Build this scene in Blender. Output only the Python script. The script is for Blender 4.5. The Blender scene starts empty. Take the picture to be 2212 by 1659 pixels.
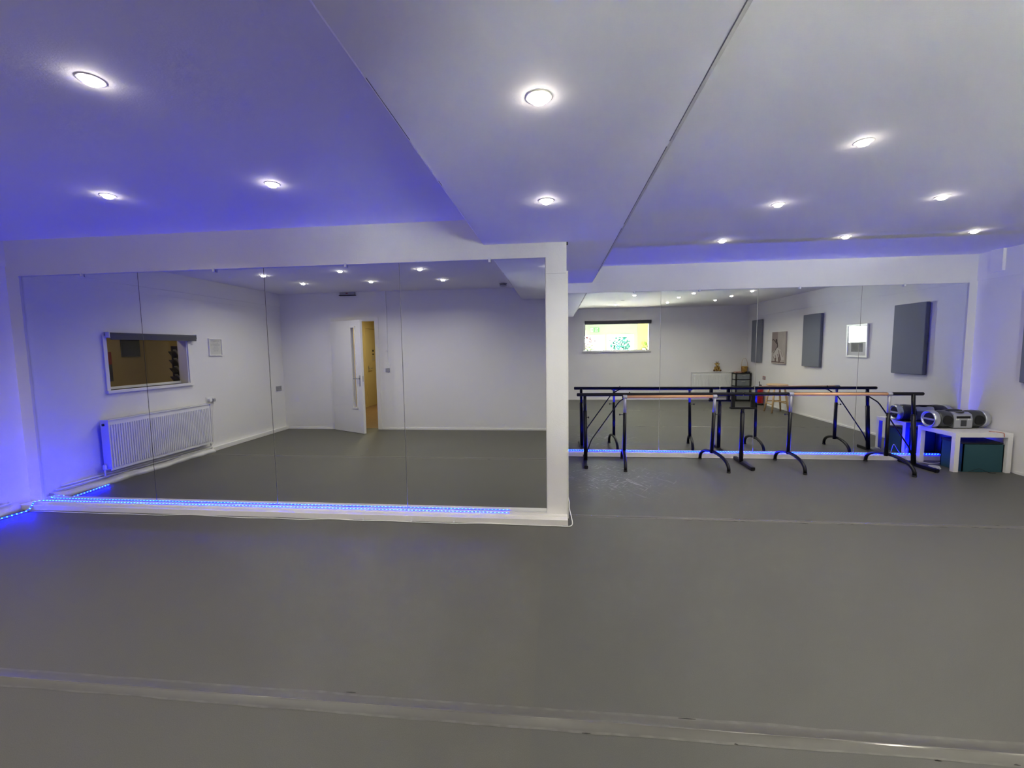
import bpy, bmesh, math, random
from mathutils import Vector, Matrix
random.seed(7)
C = bpy.context.scene.collection
sc = bpy.context.scene
PI = math.pi

# ------------------------------------------------------------------ camera
YAW, PITCH, ROLL, FPX, EYE = .104, .0839, -.0136, 919.74, 1.465
cd = bpy.data.cameras.new('camera'); cam = bpy.data.objects.new('camera', cd); C.objects.link(cam)
fwd = Vector((-math.sin(YAW)*math.cos(PITCH), math.cos(YAW)*math.cos(PITCH), -math.sin(PITCH)))
rgt = fwd.cross(Vector((0, 0, 1))).normalized(); upv = rgt.cross(fwd)
r2 = math.cos(ROLL)*rgt + math.sin(ROLL)*upv; u2 = -math.sin(ROLL)*rgt + math.cos(ROLL)*upv
M = Matrix((r2, u2, -fwd)).transposed().to_4x4(); M.translation = Vector((0, 0, EYE))
cam.matrix_world = M
cd.sensor_width = 36; cd.lens = 36*FPX/2212; cd.clip_start = .02; cd.clip_end = 100
sc.camera = cam

# ------------------------------------------------------------------ world, exposure
sc.view_settings.view_transform = 'Standard'; sc.view_settings.look = 'None'
sc.view_settings.exposure = 0.0; sc.view_settings.gamma = 1; sc.view_settings.use_curve_mapping = False
SPOT_W = 6.0; LENS_E = 60.0; LED_E = 300.0; SKY_E = 150.0; SUN_E = 300.0
w = bpy.data.worlds.new('daylight'); sc.world = w; w.use_nodes = True
bg = w.node_tree.nodes['Background']; bg.inputs[0].default_value = (.93, 1, .94, 1); bg.inputs[1].default_value = SKY_E
try:
    sc.cycles.use_denoising = True; sc.cycles.denoiser = 'OPENIMAGEDENOISE'
    sc.cycles.max_bounces = 10; sc.cycles.diffuse_bounces = 5; sc.cycles.glossy_bounces = 6
    sc.cycles.transparent_max_bounces = 12; sc.cycles.sample_clamp_indirect = 200
    sc.cycles.caustics_reflective = False; sc.cycles.blur_glossy = .3
    sc.cycles.use_light_tree = True
except Exception: pass
def area(name, loc, rot, sx, sy, e, col=(1, 1, 1), portal=False):
    l = bpy.data.lights.new(name, 'AREA'); l.shape = 'RECTANGLE'; l.size = sx; l.size_y = sy; l.energy = e; l.color = col
    o = bpy.data.objects.new(name, l); C.objects.link(o); o.location = loc; o.rotation_euler = rot
    if portal: l.cycles.is_portal = True
    return o
area('daylight_portal', (1.12, -2.30, 1.35), (-PI/2, 0, PI), .82, 1.0, 1, portal=True)
area('daylight_portal', (2.01, -2.30, 1.05), (-PI/2, 0, PI), .70, 1.5, 1, portal=True)

sl = bpy.data.lights.new('sun', 'SUN'); sl.energy = SUN_E; sl.angle = math.radians(.5); sl.color = (1, .93, .78)
so = bpy.data.objects.new('sun', sl); C.objects.link(so); so.location = (0, -8, 8); so.rotation_euler = Vector((.25, .55, -.80)).to_track_quat('-Z', 'Y').to_euler()

# ------------------------------------------------------------------ materials
def nmat(name):
    m = bpy.data.materials.new(name); m.use_nodes = True
    return m, m.node_tree, m.node_tree.nodes['Principled BSDF']
def mat(name, col, rough=.5, metal=0., bump=0., bscale=60., var=0., vscale=8., spec=None, coat=0., trans=0.):
    m, t, b = nmat(name); N, L = t.nodes, t.links
    b.inputs['Base Color'].default_value = (*col, 1); b.inputs['Roughness'].default_value = rough; b.inputs['Metallic'].default_value = metal
    if spec is not None: b.inputs['Specular IOR Level'].default_value = spec
    if coat: b.inputs['Coat Weight'].default_value = coat; b.inputs['Coat Roughness'].default_value = .08
    if trans: b.inputs['Transmission Weight'].default_value = trans
    tc = N.new('ShaderNodeTexCoord')
    if var:
        n = N.new('ShaderNodeTexNoise'); n.inputs['Scale'].default_value = vscale; n.inputs['Detail'].default_value = 4
        mx = N.new('ShaderNodeMixRGB'); mx.inputs[1].default_value = (*[c*(1-var) for c in col], 1); mx.inputs[2].default_value = (*[min(1, c*(1+var)) for c in col], 1)
        L.new(tc.outputs['Object'], n.inputs['Vector']); L.new(n.outputs['Fac'], mx.inputs[0]); L.new(mx.outputs[0], b.inputs['Base Color'])
    if bump:
        n = N.new('ShaderNodeTexNoise'); n.inputs['Scale'].default_value = bscale; n.inputs['Detail'].default_value = 3
        bp = N.new('ShaderNodeBump'); bp.inputs['Strength'].default_value = bump; bp.inputs['Distance'].default_value = .01
        L.new(tc.outputs['Object'], n.inputs['Vector']); L.new(n.outputs['Fac'], bp.inputs['Height']); L.new(bp.outputs['Normal'], b.inputs['Normal'])
    return m
def emit(name, col, e):
    m, t, b = nmat(name); b.inputs['Base Color'].default_value = (*[min(1, c) for c in col], 1)
    b.inputs['Emission Color'].default_value = (*col, 1); b.inputs['Emission Strength'].default_value = e
    return m
def glass(name, tint=(1, 1, 1), refl=.10):
    m = bpy.data.materials.new(name); m.use_nodes = True; t = m.node_tree; t.nodes.clear()
    o = t.nodes.new('ShaderNodeOutputMaterial'); mx = t.nodes.new('ShaderNodeMixShader'); tr = t.nodes.new('ShaderNodeBsdfTransparent'); gl = t.nodes.new('ShaderNodeBsdfGlossy')
    lw = t.nodes.new('ShaderNodeLayerWeight'); lw.inputs[0].default_value = .5
    pw = t.nodes.new('ShaderNodeMath'); pw.operation = 'POWER'; pw.inputs[1].default_value = 5; t.links.new(lw.outputs['Facing'], pw.inputs[0])
    fr = t.nodes.new('ShaderNodeMath'); fr.operation = 'MULTIPLY_ADD'; fr.inputs[1].default_value = .9; fr.inputs[2].default_value = .022; t.links.new(pw.outputs[0], fr.inputs[0])
    gl.inputs['Roughness'].default_value = .01; tr.inputs[0].default_value = (*tint, 1)
    t.links.new(fr.outputs[0], mx.inputs[0]); t.links.new(tr.outputs[0], mx.inputs[1]); t.links.new(gl.outputs[0], mx.inputs[2]); t.links.new(mx.outputs[0], o.inputs[0])
    return m
m_wall = mat('white_wall_paint', (.80, .79, .77), .62, bump=.12, bscale=90, var=.02, vscale=2)
m_ceil = mat('white_ceiling_paint', (.80, .79, .78), .75, bump=.08, bscale=120, var=.015, vscale=1.5)
m_board = mat('white_board_paint', (.80, .78, .74), .5, bump=.05, bscale=40)
m_gloss = mat('white_gloss_paint', (.82, .81, .78), .3)
m_lump = mat('rough_white_filler', (.74, .73, .70), .6, bump=.8, bscale=14)
m_beam = mat('beam_paint', (.80, .79, .78), .7, bump=.06, bscale=80)
m_black = mat('black_powder_coat', (.004, .004, .005), .34, spec=.32)
m_foam = mat('black_foam_grip', (.006, .006, .008), .6, bump=.2, bscale=300, spec=.3)
m_rubber = mat('black_rubber', (.015, .015, .015), .7)
m_chrome = mat('brushed_chrome', (.42, .42, .47), .45, .35)
m_steel = mat('satin_steel', (.55, .55, .56), .35, 1.)
m_rad = mat('radiator_enamel', (.82, .82, .80), .35)
m_dark = mat('dark_gap', (.03, .03, .03), .7)
m_blind = mat('charcoal_blind_fabric', (.085, .085, .095), .75, bump=.2, bscale=400)
m_plastic = mat('white_plastic', (.80, .80, .78), .35)
m_greyplastic = mat('grey_plastic', (.35, .35, .36), .45)
m_cable = mat('white_cable', (.85, .84, .80), .4)
m_lack = mat('white_table_lacquer', (.84, .83, .80), .35)
m_teal = mat('teal_box_fabric', (.020, .085, .105), .75, bump=.15, bscale=250)
m_acou = mat('grey_acoustic_fabric', (.20, .215, .25), .9, bump=.3, bscale=500, var=.06, vscale=180)
m_glass = glass('clear_glass')
m_frost = glass('clear_plastic', (.93, .95, .95))
m_lens = emit('lamp_lens_glow', (1, .93, .80), LENS_E)
m_trim = mat('spotlight_trim', (.80, .78, .72), .3)
m_led = emit('blue_led_tape', (0, .0004, 1), LED_E)
m_bead = emit('bright_led_bead', (.0015, .012, 1), LED_E)
m_red = mat('red_enamel', (.42, .012, .015), .25)
m_yel = mat('ochre_corridor_paint', (.54, .43, .22), .6, bump=.05)
m_brown = mat('brown_wall_paint', (.46, .36, .16), .65, bump=.05)
m_hallfloor = mat('brown_wood_floor', (.22, .13, .07), .4, var=.25, vscale=9)

def wood(name, a, b_, sc_=(2, 30, 30), rough=.4):
    m, t, b = nmat(name); N, L = t.nodes, t.links
    tc = N.new('ShaderNodeTexCoord'); mp = N.new('ShaderNodeMapping'); mp.inputs['Scale'].default_value = sc_
    n = N.new('ShaderNodeTexNoise'); n.inputs['Scale'].default_value = 3; n.inputs['Detail'].default_value = 5
    r = N.new('ShaderNodeValToRGB'); r.color_ramp.elements[0].color = (*a, 1); r.color_ramp.elements[1].color = (*b_, 1)
    r.color_ramp.elements[0].position = .3; r.color_ramp.elements[1].position = .7
    L.new(tc.outputs['Object'], mp.inputs[0]); L.new(mp.outputs[0], n.inputs['Vector']); L.new(n.outputs['Fac'], r.inputs[0]); L.new(r.outputs[0], b.inputs['Base Color'])
    b.inputs['Roughness'].default_value = rough
    return m
m_rail = wood('orange_beech_rail', (.70, .36, .17), (.80, .45, .23), rough=.3)
m_stool = wood('light_pine', (.52, .34, .15), (.66, .46, .24), (20, 20, 2))

# floor: grey dance vinyl with scuffs
m_floor, t, b = nmat('grey_dance_vinyl'); N, L = t.nodes, t.links
tc = N.new('ShaderNodeTexCoord')
n1 = N.new('ShaderNodeTexNoise'); n1.inputs['Scale'].default_value = .7; n1.inputs['Detail'].default_value = 3
n2 = N.new('ShaderNodeTexNoise'); n2.inputs['Scale'].default_value = 320; n2.inputs['Detail'].default_value = 2
r1 = N.new('ShaderNodeValToRGB'); r1.color_ramp.elements[0].color = (.089, .086, .071, 1); r1.color_ramp.elements[1].color = (.106, .103, .085, 1)
L.new(tc.outputs['Object'], n1.inputs['Vector']); L.new(tc.outputs['Object'], n2.inputs['Vector']); L.new(n1.outputs['Fac'], r1.inputs[0])
mxa = N.new('ShaderNodeMixRGB'); mxa.blend_type = 'OVERLAY'; mxa.inputs[0].default_value = .35
L.new(r1.outputs[0], mxa.inputs[1]); L.new(n2.outputs['Fac'], mxa.inputs[2])
# lighter worn sheet, left of the joint at x=-0.1 between the two tapes
sp = N.new('ShaderNodeSeparateXYZ'); L.new(tc.outputs['Object'], sp.inputs[0])
def cmp(sock, thr, op):
    c = N.new('ShaderNodeMath'); c.operation = op; c.inputs[1].default_value = thr; L.new(sock, c.inputs[0]); return c.outputs[0]
def mul(a, b_):
    c = N.new('ShaderNodeMath'); c.operation = 'MULTIPLY'; L.new(a, c.inputs[0]); L.new(b_, c.inputs[1]) if not isinstance(b_, float) else setattr(c.inputs[1], 'default_value', b_); return c.outputs[0]
sheet = mul(cmp(sp.outputs[0], -.1, 'GREATER_THAN'), .30)
mxs = N.new('ShaderNodeMixRGB'); mxs.inputs[2].default_value = (.080, .083, .081, 1); L.new(sheet, mxs.inputs[0]); L.new(mxa.outputs[0], mxs.inputs[1])
# scuffs: thin stretched streaks in a worn patch in front of the barres
def streak(ang, scale, thr):
    m0 = N.new('ShaderNodeMapping'); m0.inputs['Rotation'].default_value = (0, 0, ang); L.new(tc.outputs['Object'], m0.inputs[0])
    mp = N.new('ShaderNodeMapping'); mp.inputs['Scale'].default_value = (scale*.09, scale, 1)
    n = N.new('ShaderNodeTexNoise'); n.inputs['Scale'].default_value = 5; n.inputs['Detail'].default_value = 2; n.inputs['Distortion'].default_value = 1.3
    L.new(m0.outputs[0], mp.inputs[0]); L.new(mp.outputs[0], n.inputs['Vector'])
    r = N.new('ShaderNodeValToRGB'); r.color_ramp.elements[0].position = thr; r.color_ramp.elements[1].position = thr+.05
    L.new(n.outputs['Fac'], r.inputs[0]); return r.outputs[0]
s1, s2, s3 = streak(.95, 9, .635), streak(-.45, 11, .645), streak(2.1, 10, .65)
ad = N.new('ShaderNodeMath'); ad.operation = 'MAXIMUM'; L.new(s1, ad.inputs[0]); L.new(s2, ad.inputs[1])
ad2 = N.new('ShaderNodeMath'); ad2.operation = 'MAXIMUM'; L.new(ad.outputs[0], ad2.inputs[0]); L.new(s3, ad2.inputs[1])
dp = N.new('ShaderNodeVectorMath'); dp.operation = 'DISTANCE'; dp.inputs[1].default_value = (.62, 4.75, 0); L.new(tc.outputs['Object'], dp.inputs[0])
mr = N.new('ShaderNodeMapRange'); mr.inputs[1].default_value = .15; mr.inputs[2].default_value = .80; mr.inputs[3].default_value = .75; mr.inputs[4].default_value = 0.
L.new(dp.outputs['Value'], mr.inputs[0]); sf = mul(ad2.outputs[0], mr.outputs[0])
mxb = N.new('ShaderNodeMixRGB'); mxb.inputs[2].default_value = (.42, .42, .40, 1); L.new(sf, mxb.inputs[0]); L.new(mxs.outputs[0], mxb.inputs[1])
L.new(mxb.outputs[0], b.inputs['Base Color'])
rr = N.new('ShaderNodeMapRange'); rr.inputs[3].default_value = .40; rr.inputs[4].default_value = .55; L.new(n1.outputs['Fac'], rr.inputs[0]); L.new(rr.outputs[0], b.inputs['Roughness'])
b.inputs['Specular IOR Level'].default_value = .35
bp = N.new('ShaderNodeBump'); bp.inputs['Strength'].default_value = .06; bp.inputs['Distance'].default_value = .002; L.new(n2.outputs['Fac'], bp.inputs['Height']); L.new(bp.outputs[0], b.inputs['Normal'])

# worn tape over the vinyl joints
m_tape = mat('floor_tape_film', (.100, .096, .081), .46, var=.10, vscale=14)
m_ridge = mat('floor_tape_ridge', (.135, .13, .115), .17, var=.12, vscale=20)
m_tedge, t, b = nmat('frayed_tape_edge'); N, L = t.nodes, t.links
tc = N.new('ShaderNodeTexCoord'); mp = N.new('ShaderNodeMapping'); mp.inputs['Scale'].default_value = (3, 3, 1)
n = N.new('ShaderNodeTexNoise'); n.inputs['Scale'].default_value = 6; n.inputs['Detail'].default_value = 8
r = N.new('ShaderNodeValToRGB'); r.color_ramp.elements[0].color = (.100, .096, .081, 1); r.color_ramp.elements[1].color = (.150, .144, .125, 1); r.color_ramp.elements[0].position = .40; r.color_ramp.elements[1].position = .75
L.new(tc.outputs['Object'], mp.inputs[0]); L.new(mp.outputs[0], n.inputs['Vector']); L.new(n.outputs['Fac'], r.inputs[0]); L.new(r.outputs[0], b.inputs['Base Color']); b.inputs['Roughness'].default_value = .4

m_mirror = mat('silvered_mirror', (.86, .89, .865), .0, 1.)
m_mirror.node_tree.nodes['Principled BSDF'].inputs['Roughness'].default_value = 0.0
m_medge = mat('dark_mirror_edge', (.05, .055, .06), .3)

# ------------------------------------------------------------------ mesh helpers
class G:
    def __init__(s): s.bm = bmesh.new()
    def _mi(s, fs, m, smooth=False):
        for f in fs: f.material_index = m; f.smooth = smooth
    def box(s, x0, x1, y0, y1, z0, z1, m=0, bev=0.):
        r = bmesh.ops.create_cube(s.bm, size=1); v = r['verts']
        for q in v: q.co = Vector((x0+(q.co.x+.5)*(x1-x0), y0+(q.co.y+.5)*(y1-y0), z0+(q.co.z+.5)*(z1-z0)))
        fs = {f for q in v for f in q.link_faces}; s._mi(fs, m)
        if bev:
            es = list({e for q in v for e in q.link_edges})
            r = bmesh.ops.bevel(s.bm, geom=es, offset=bev, segments=2, affect='EDGES', profile=.5)
            s._mi(r['faces'], m)
        return s
    def cyl(s, p, q, r, r2=None, seg=20, m=0, caps=True):
        p, q = Vector(p), Vector(q); r2 = r if r2 is None else r2; d = (q-p).normalized()
        a = d.orthogonal().normalized(); c = d.cross(a)
        A = [s.bm.verts.new(p+r*(math.cos(2*PI*i/seg)*a+math.sin(2*PI*i/seg)*c)) for i in range(seg)]
        B = [s.bm.verts.new(q+r2*(math.cos(2*PI*i/seg)*a+math.sin(2*PI*i/seg)*c)) for i in range(seg)]
        fs = [s.bm.faces.new((A[i], A[(i+1) % seg], B[(i+1) % seg], B[i])) for i in range(seg)]; s._mi(fs, m, True)
        if caps: s._mi([s.bm.faces.new(A[::-1]), s.bm.faces.new(B)], m)
        return s
    def tube(s, pts, r, seg=10, m=0, caps=True):
        pts = [Vector(p) for p in pts]; rings = []; prev = None
        for i, p in enumerate(pts):
            d = (pts[min(i+1, len(pts)-1)]-pts[max(i-1, 0)]).normalized()
            a = d.orthogonal().normalized() if prev is None else (prev-d*prev.dot(d)).normalized()
            prev = a; c = d.cross(a); rad = r[i] if isinstance(r, (list, tuple)) else r
            rings.append([s.bm.verts.new(p+rad*(math.cos(2*PI*k/seg)*a+math.sin(2*PI*k/seg)*c)) for k in range(seg)])
        for A, B in zip(rings, rings[1:]):
            s._mi([s.bm.faces.new((A[k], A[(k+1) % seg], B[(k+1) % seg], B[k])) for k in range(seg)], m, True)
        if caps: s._mi([s.bm.faces.new(rings[0][::-1]), s.bm.faces.new(rings[-1])], m)
        return s
    def lathe(s, c, prof, axis='Z', seg=28, m=0, smooth=True, sy=1.):
        # prof: (radius, height) pairs
        c = Vector(c); rings = []
        ex = {'Z': (Vector((1, 0, 0)), Vector((0, 1, 0)), Vector((0, 0, 1))), 'X': (Vector((0, 1, 0)), Vector((0, 0, 1)), Vector((1, 0, 0))), 'Y': (Vector((0, 0, 1)), Vector((1, 0, 0)), Vector((0, 1, 0)))}[axis]
        for (r, h) in prof:
            rings.append([s.bm.verts.new(c+ex[0]*r*math.cos(2*PI*k/seg)+ex[1]*r*sy*math.sin(2*PI*k/seg)+ex[2]*h) for k in range(seg)])
        for A, B in zip(rings, rings[1:]):
            s._mi([s.bm.faces.new((A[k], A[(k+1) % seg], B[(k+1) % seg], B[k])) for k in range(seg)], m, smooth)
        s._mi([s.bm.faces.new(rings[0][::-1]), s.bm.faces.new(rings[-1])], m)
        return s
    def prism(s, pts, axis, a, b_, m=0):
        # pts 2-D polygon in the plane normal to axis, extruded a..b
        def P(p, t): return {'x': (t, p[0], p[1]), 'y': (p[0], t, p[1]), 'z': (p[0], p[1], t)}[axis]
        A = [s.bm.verts.new(P(p, a)) for p in pts]; B = [s.bm.verts.new(P(p, b_)) for p in pts]; n = len(pts)
        fs = [s.bm.faces.new((A[i], A[(i+1) % n], B[(i+1) % n], B[i])) for i in range(n)]+[s.bm.faces.new(A[::-1]), s.bm.faces.new(B)]
        s._mi(fs, m); return s
    def ball(s, c, rx, ry=None, rz=None, m=0, u=16, v=10):
        ry = rx if ry is None else ry; rz = rx if rz is None else rz
        r = bmesh.ops.create_uvsphere(s.bm, u_segments=u, v_segments=v, radius=1)
        for q in r['verts']: q.co = Vector((c[0]+q.co.x*rx, c[1]+q.co.y*ry, c[2]+q.co.z*rz))
        s._mi({f for q in r['verts'] for f in q.link_faces}, m, True); return s
LOC = {}
def empty(name, loc=(0, 0, 0)):
    o = bpy.data.objects.new(name, None); C.objects.link(o); o.location = loc; o.empty_display_size = .1; LOC[o] = Vector(loc); return o
def obj(name, g, mats, parent=None, label=None):
    bmesh.ops.recalc_face_normals(g.bm, faces=g.bm.faces)
    base = Vector((0, 0, 0)); p = parent
    if parent is not None: base = LOC[parent]
    if base.length: bmesh.ops.translate(g.bm, verts=g.bm.verts, vec=-base)
    me = bpy.data.meshes.new(name); g.bm.to_mesh(me); g.bm.free()
    for m in (mats if isinstance(mats, (list, tuple)) else [mats]): me.materials.append(m)
    o = bpy.data.objects.new(name, me); C.objects.link(o)
    if parent is not None: o.parent = parent; LOC[o] = base
    else: LOC[o] = Vector((0, 0, 0))
    if label: o['label'] = label
    return o
def tag(o, label, cat, group=None, kind=None):
    o['label'] = label; o['category'] = cat
    if group: o['group'] = group
    if kind: o['kind'] = kind
    return o
def struct(name, g, mats):
    o = obj(name, g, mats); o['kind'] = 'structure'; return o
def copy_tree(o, parent=None):
    c = o.copy(); C.objects.link(c)
    if parent is not None: c.parent = parent
    for ch in list(o.children): copy_tree(ch, c)
    return c

# ------------------------------------------------------------------ room dimensions
YA, YB, ZC, ZB = 3.548, 5.792, 2.517, 2.3115
XL, XR, XP, YK = -5.095, 5.072, .0865, -.403
WT = .13

# ------------------------------------------------------------------ room shell
g = G(); g.box(XL-.13, XR+.13, YK-WT, YB+.1, -.10, 0); struct('floor', g, m_floor)
g = G(); g.box(XL-.13, XR+.13, YK-WT, YB+.2, ZC, ZC+.12); struct('ceiling', g, m_ceil)
# boxed beam with splayed sides
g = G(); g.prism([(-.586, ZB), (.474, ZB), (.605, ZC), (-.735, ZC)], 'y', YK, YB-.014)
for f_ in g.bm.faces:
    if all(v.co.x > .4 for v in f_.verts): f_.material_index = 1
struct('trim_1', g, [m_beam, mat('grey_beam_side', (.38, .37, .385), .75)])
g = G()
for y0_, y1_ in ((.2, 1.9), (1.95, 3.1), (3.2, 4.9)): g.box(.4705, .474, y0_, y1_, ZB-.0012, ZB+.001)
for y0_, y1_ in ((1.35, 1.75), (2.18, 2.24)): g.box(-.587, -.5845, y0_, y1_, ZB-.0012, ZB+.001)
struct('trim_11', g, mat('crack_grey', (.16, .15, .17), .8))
g = G(); g.box(XP-.002, XP+.012, YA-.010, YA+.004, ZB-.022, ZB); struct('trim_12', g, m_dark)
# left mirror wall: block, header, side strips (pillar)
g = G()
g.box(XL-.13, XP, YA+.006, YB+.1, 0, ZC)
g.box(XL, XP, YA-.016, YA+.006, 2.194, ZC)
g.box(XL, -4.962, YA-.016, YA+.006, 0, 2.194)
g.box(-.082, XP, YA-.016, YA+.006, 0, 2.194)
struct('wall_front_left', g, m_wall)
g = G(); g.box(-.08, XP-.004, YA-.0172, YA-.0158, 2.063, 2.066)        # board joint on the pillar
struct('trim_2', g, mat('board_joint', (.55, .54, .52), .7))
g = G(); g.box(XP, XP+.014, YA+.03, YA+.07, 0, 2.09, bev=.002); struct('trim_3', g, m_board)
# right mirror wall
g = G()
g.box(XP, XR+.13, YB+.006, YB+.12, 0, ZC)
g.box(XP, XR, YB-.014, YB+.006, 2.181, ZC)
g.box(4.981, XR, YB-.014, YB+.006, 0, 2.181)
struct('wall_front_right', g, m_wall)
g = G(); g.box(XP, .70, YB-.020, YB-.014, 2.298, 2.308); struct('trim_4', g, m_wall)
# left wall with window opening
WY0, WY1, WZ0, WZ1 = 1.665, 2.735, 1.045, 1.66
g = G()
g.box(XL-WT, XL, YK-WT, WY0, 0, ZC); g.box(XL-WT, XL, WY1, YA+.01, 0, ZC); g.box(XL-WT, XL, WY0, WY1, 0, WZ0); g.box(XL-WT, XL, WY0, WY1, WZ1, ZC)
struct('wall_left', g, m_wall)
g = G(); g.box(XL, XL+.012, YK, YA-.016, 2.285, ZC); g.box(XL, XL+.004, YK, YA-.016, 2.205, 2.211); struct('trim_9', g, m_wall)
# right wall
g = G(); g.box(XR, XR+WT, YK-WT, YB+.1, 0, ZC); struct('wall_right', g, m_wall)
g = G(); g.box(XR-.012, XR, YK, YB-.014, 2.20, ZC); g.box(XR-.045, XR-.012, 5.46, 5.60, 2.27, ZC); struct('trim_10', g, m_wall)
# back wall: door opening and lobby window opening
DX0, DX1, DZ = -4.10, -3.26, 2.01
BX0, BX1, BZ0, BZ1 = .785, 2.535, 1.355, 2.15
g = G()
for (a, b2, c, d) in [(XL, DX0, 0, ZC), (DX0, DX1, DZ, ZC), (DX1, BX0, 0, ZC), (BX0, BX1, 0, BZ0), (BX0, BX1, BZ1, ZC), (BX1, XR, 0, ZC)]:
    g.box(a, b2, YK-WT, YK, c, d)
struct('wall_back', g, m_wall)
g = G(); g.box(XL, DX0-.06, YK, YK+.012, 0, .03); g.box(DX1+.06, XR, YK, YK+.012, 0, .03); struct('baseboard_back', g, m_gloss)
g = G(); g.box(XR-.012, XR, YK+.012, 5.18, 0, .028); struct('baseboard_right', g, m_gloss)
g = G(); g.box(XL, XL+.05, YK+.012, 1.40, 0, .062, bev=.004); struct('baseboard_left', g, m_gloss)
# lumpy plinth under the radiator
g = G(); n = 60
for i in range(n):
    y0, y1 = 1.40+(YA-.14-1.40)*i/n, 1.40+(YA-.14-1.40)*(i+1)/n
    wv = lambda y: .095+.012*math.sin(y*9)+.008*math.sin(y*23+1)
    hv = lambda y: .058+.008*math.sin(y*7+2)+.005*math.sin(y*17)
    for k, yy in ((0, y0), (1, y1)): pass
    v = [g.bm.verts.new(p) for p in [(XL, y0, 0), (XL+wv(y0), y0, 0), (XL+wv(y0)-.015, y0, hv(y0)*.6), (XL+.05, y0, hv(y0)), (XL, y0, hv(y0)+.004),
                                     (XL, y1, 0), (XL+wv(y1), y1, 0), (XL+wv(y1)-.015, y1, hv(y1)*.6), (XL+.05, y1, hv(y1)), (XL, y1, hv(y1)+.004)]]
    for a, b2 in ((0, 1), (1, 2), (2, 3), (3, 4)): g.bm.faces.new((v[a], v[b2], v[b2+5], v[a+5])).smooth = True
    if i == 0: g.bm.faces.new(v[:5])
    if i == n-1: g.bm.faces.new(v[5:])
bmesh.ops.remove_doubles(g.bm, verts=g.bm.verts, dist=1e-5)
struct('trim_5', g, m_lump)
# ledges under the mirrors
g = G(); g.box(XL+.03, XP+.004, YA-.127, YA+.004, 0, .050, bev=.003); g.box(XL+.14, XP, YA-.060, YA-.018, .050, .058, bev=.001); g.box(-4.96, -.083, YA-.014, YA+.0, .050, .062)
struct('trim_6', g, m_board)
g = G(); g.box(XP+.016, XR-.01, YB-.085, YB+.004, 0, .056, bev=.003); struct('trim_7', g, m_board)

# floor tapes over the vinyl joints
def tape(y, wd, x0, x1, seed, label):
    rnd = random.Random(seed); g = G(); n = 150; pv = None; e1 = e2 = 0
    for i in range(n+1):
        x = x0+(x1-x0)*i/n; e1 = e1*.7+rnd.uniform(-.003, .003); e2 = e2*.7+rnd.uniform(-.003, .003)
        prof = [(-wd/2+e1, .0005), (-wd/2+e1*.5+.009, .0012), (-.005, .0016), (-.003, .0032), (.003, .0032), (.005, .0016), (wd/2-.012+e2*.5, .0012), (wd/2+e2, .0005)]
        row = [g.bm.verts.new((x, y+a, z)) for a, z in prof]
        if pv:
            for k, m in enumerate((2, 0, 1, 1, 1, 0, 2)):
                f = g.bm.faces.new((pv[k], row[k], row[k+1], pv[k+1])); f.smooth = True; f.material_index = m
        pv = row
    tag(obj('floor_tape', g, [m_tape, m_ridge, m_tedge]), label, 'tape', 'tapes over the floor joints')
    g = G()                                                     # dark gaps and scuffs where the tape has torn
    for i in range(26):
        x = rnd.uniform(x0+.1, x1-.2); l_ = rnd.uniform(.01, .07); yy = y-wd/2+rnd.choice((0, 0, wd))+rnd.uniform(-.006, .006)
        g.prism([(x, yy), (x+l_*.5, yy+.0015+rnd.uniform(0, .003)), (x+l_, yy+rnd.uniform(-.003, .003)), (x+l_*.5, yy-.0015)], 'z', .0008, .0019)
    return g
gg1 = tape(1.575, .10, XL+.05, XR-.02, 1, 'worn clear tape seam crossing the floor nearest the camera')
gg2 = tape(3.645, .06, XP+.02, XR-.02, 2, 'worn tape seam on the floor running right from the pillar foot')

for gg in (gg1, gg2):
    o = struct('trim_13', gg, mat('torn_gap_dark', (.035, .033, .03), .8))

# ------------------------------------------------------------------ mirrors
def mirror(x0, x1, y, z0, z1, label, grp):
    g = G(); g.box(x0+.003, x1-.003, y, y+.005, z0, z1, m=1)
    for f in g.bm.faces:
        if all(abs(v.co.y-y) < 1e-6 for v in f.verts): f.material_index = 0
    r = obj('wall_mirror', g, [m_mirror, m_medge]); tag(r, label, 'mirror', grp)
ga, gb = 'mirror panels of the left bay', 'mirror panels of the right bay'
sa = [-4.961, -3.757, -2.538, -1.313, -.083]; sb = [XP+.002, 1.362, 2.561, 3.786, 4.980]
la = ['leftmost tall mirror panel, beside the blue lit corner, reflecting the left end of the radiator',
      'second mirror panel from the left, reflecting the framed quote and the radiator end',
      'third mirror panel of the left bay, reflecting the half open white door',
      'mirror panel beside the white pillar, reflecting blank wall and the boxed beam']
lb = ['mirror panel right of the pillar, reflecting the bright lobby window',
      'mirror panel of the right bay reflecting the plush toy, radiator and drawer unit',
      'mirror panel of the right bay reflecting the dancer canvas and the wooden stool',
      'rightmost mirror panel, behind the white table, reflecting the large grey wall panel']
for i in range(4):
    mirror(sa[i], sa[i+1], YA, .062, 2.1925, la[i], ga); mirror(sb[i], sb[i+1], YB, .058, 2.180, lb[i], gb)
def clip(x, y, z, label):
    g = G(); g.box(x-.010, x+.010, y-.022, y-.003, z-.022, z+.014, bev=.002); g.cyl((x, y-.024, z+.004), (x, y-.021, z+.004), .004, seg=10)
    tag(obj('mirror_clip', g, mat('clear_clip', (.78, .78, .80), .25)), label, 'clip', 'clips holding the mirror tops')
for x, l in [(-4.307, 'small clear clip on the top edge of the leftmost mirror panel'), (-2.999, 'small clear clip on the top edge of the second mirror panel from the left'),
             (-1.781, 'small clear clip on the mirror top above the reflected door'), (-.541, 'small clear clip on the mirror top nearest the white pillar')]: clip(x, YA, 2.192, l)
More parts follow.
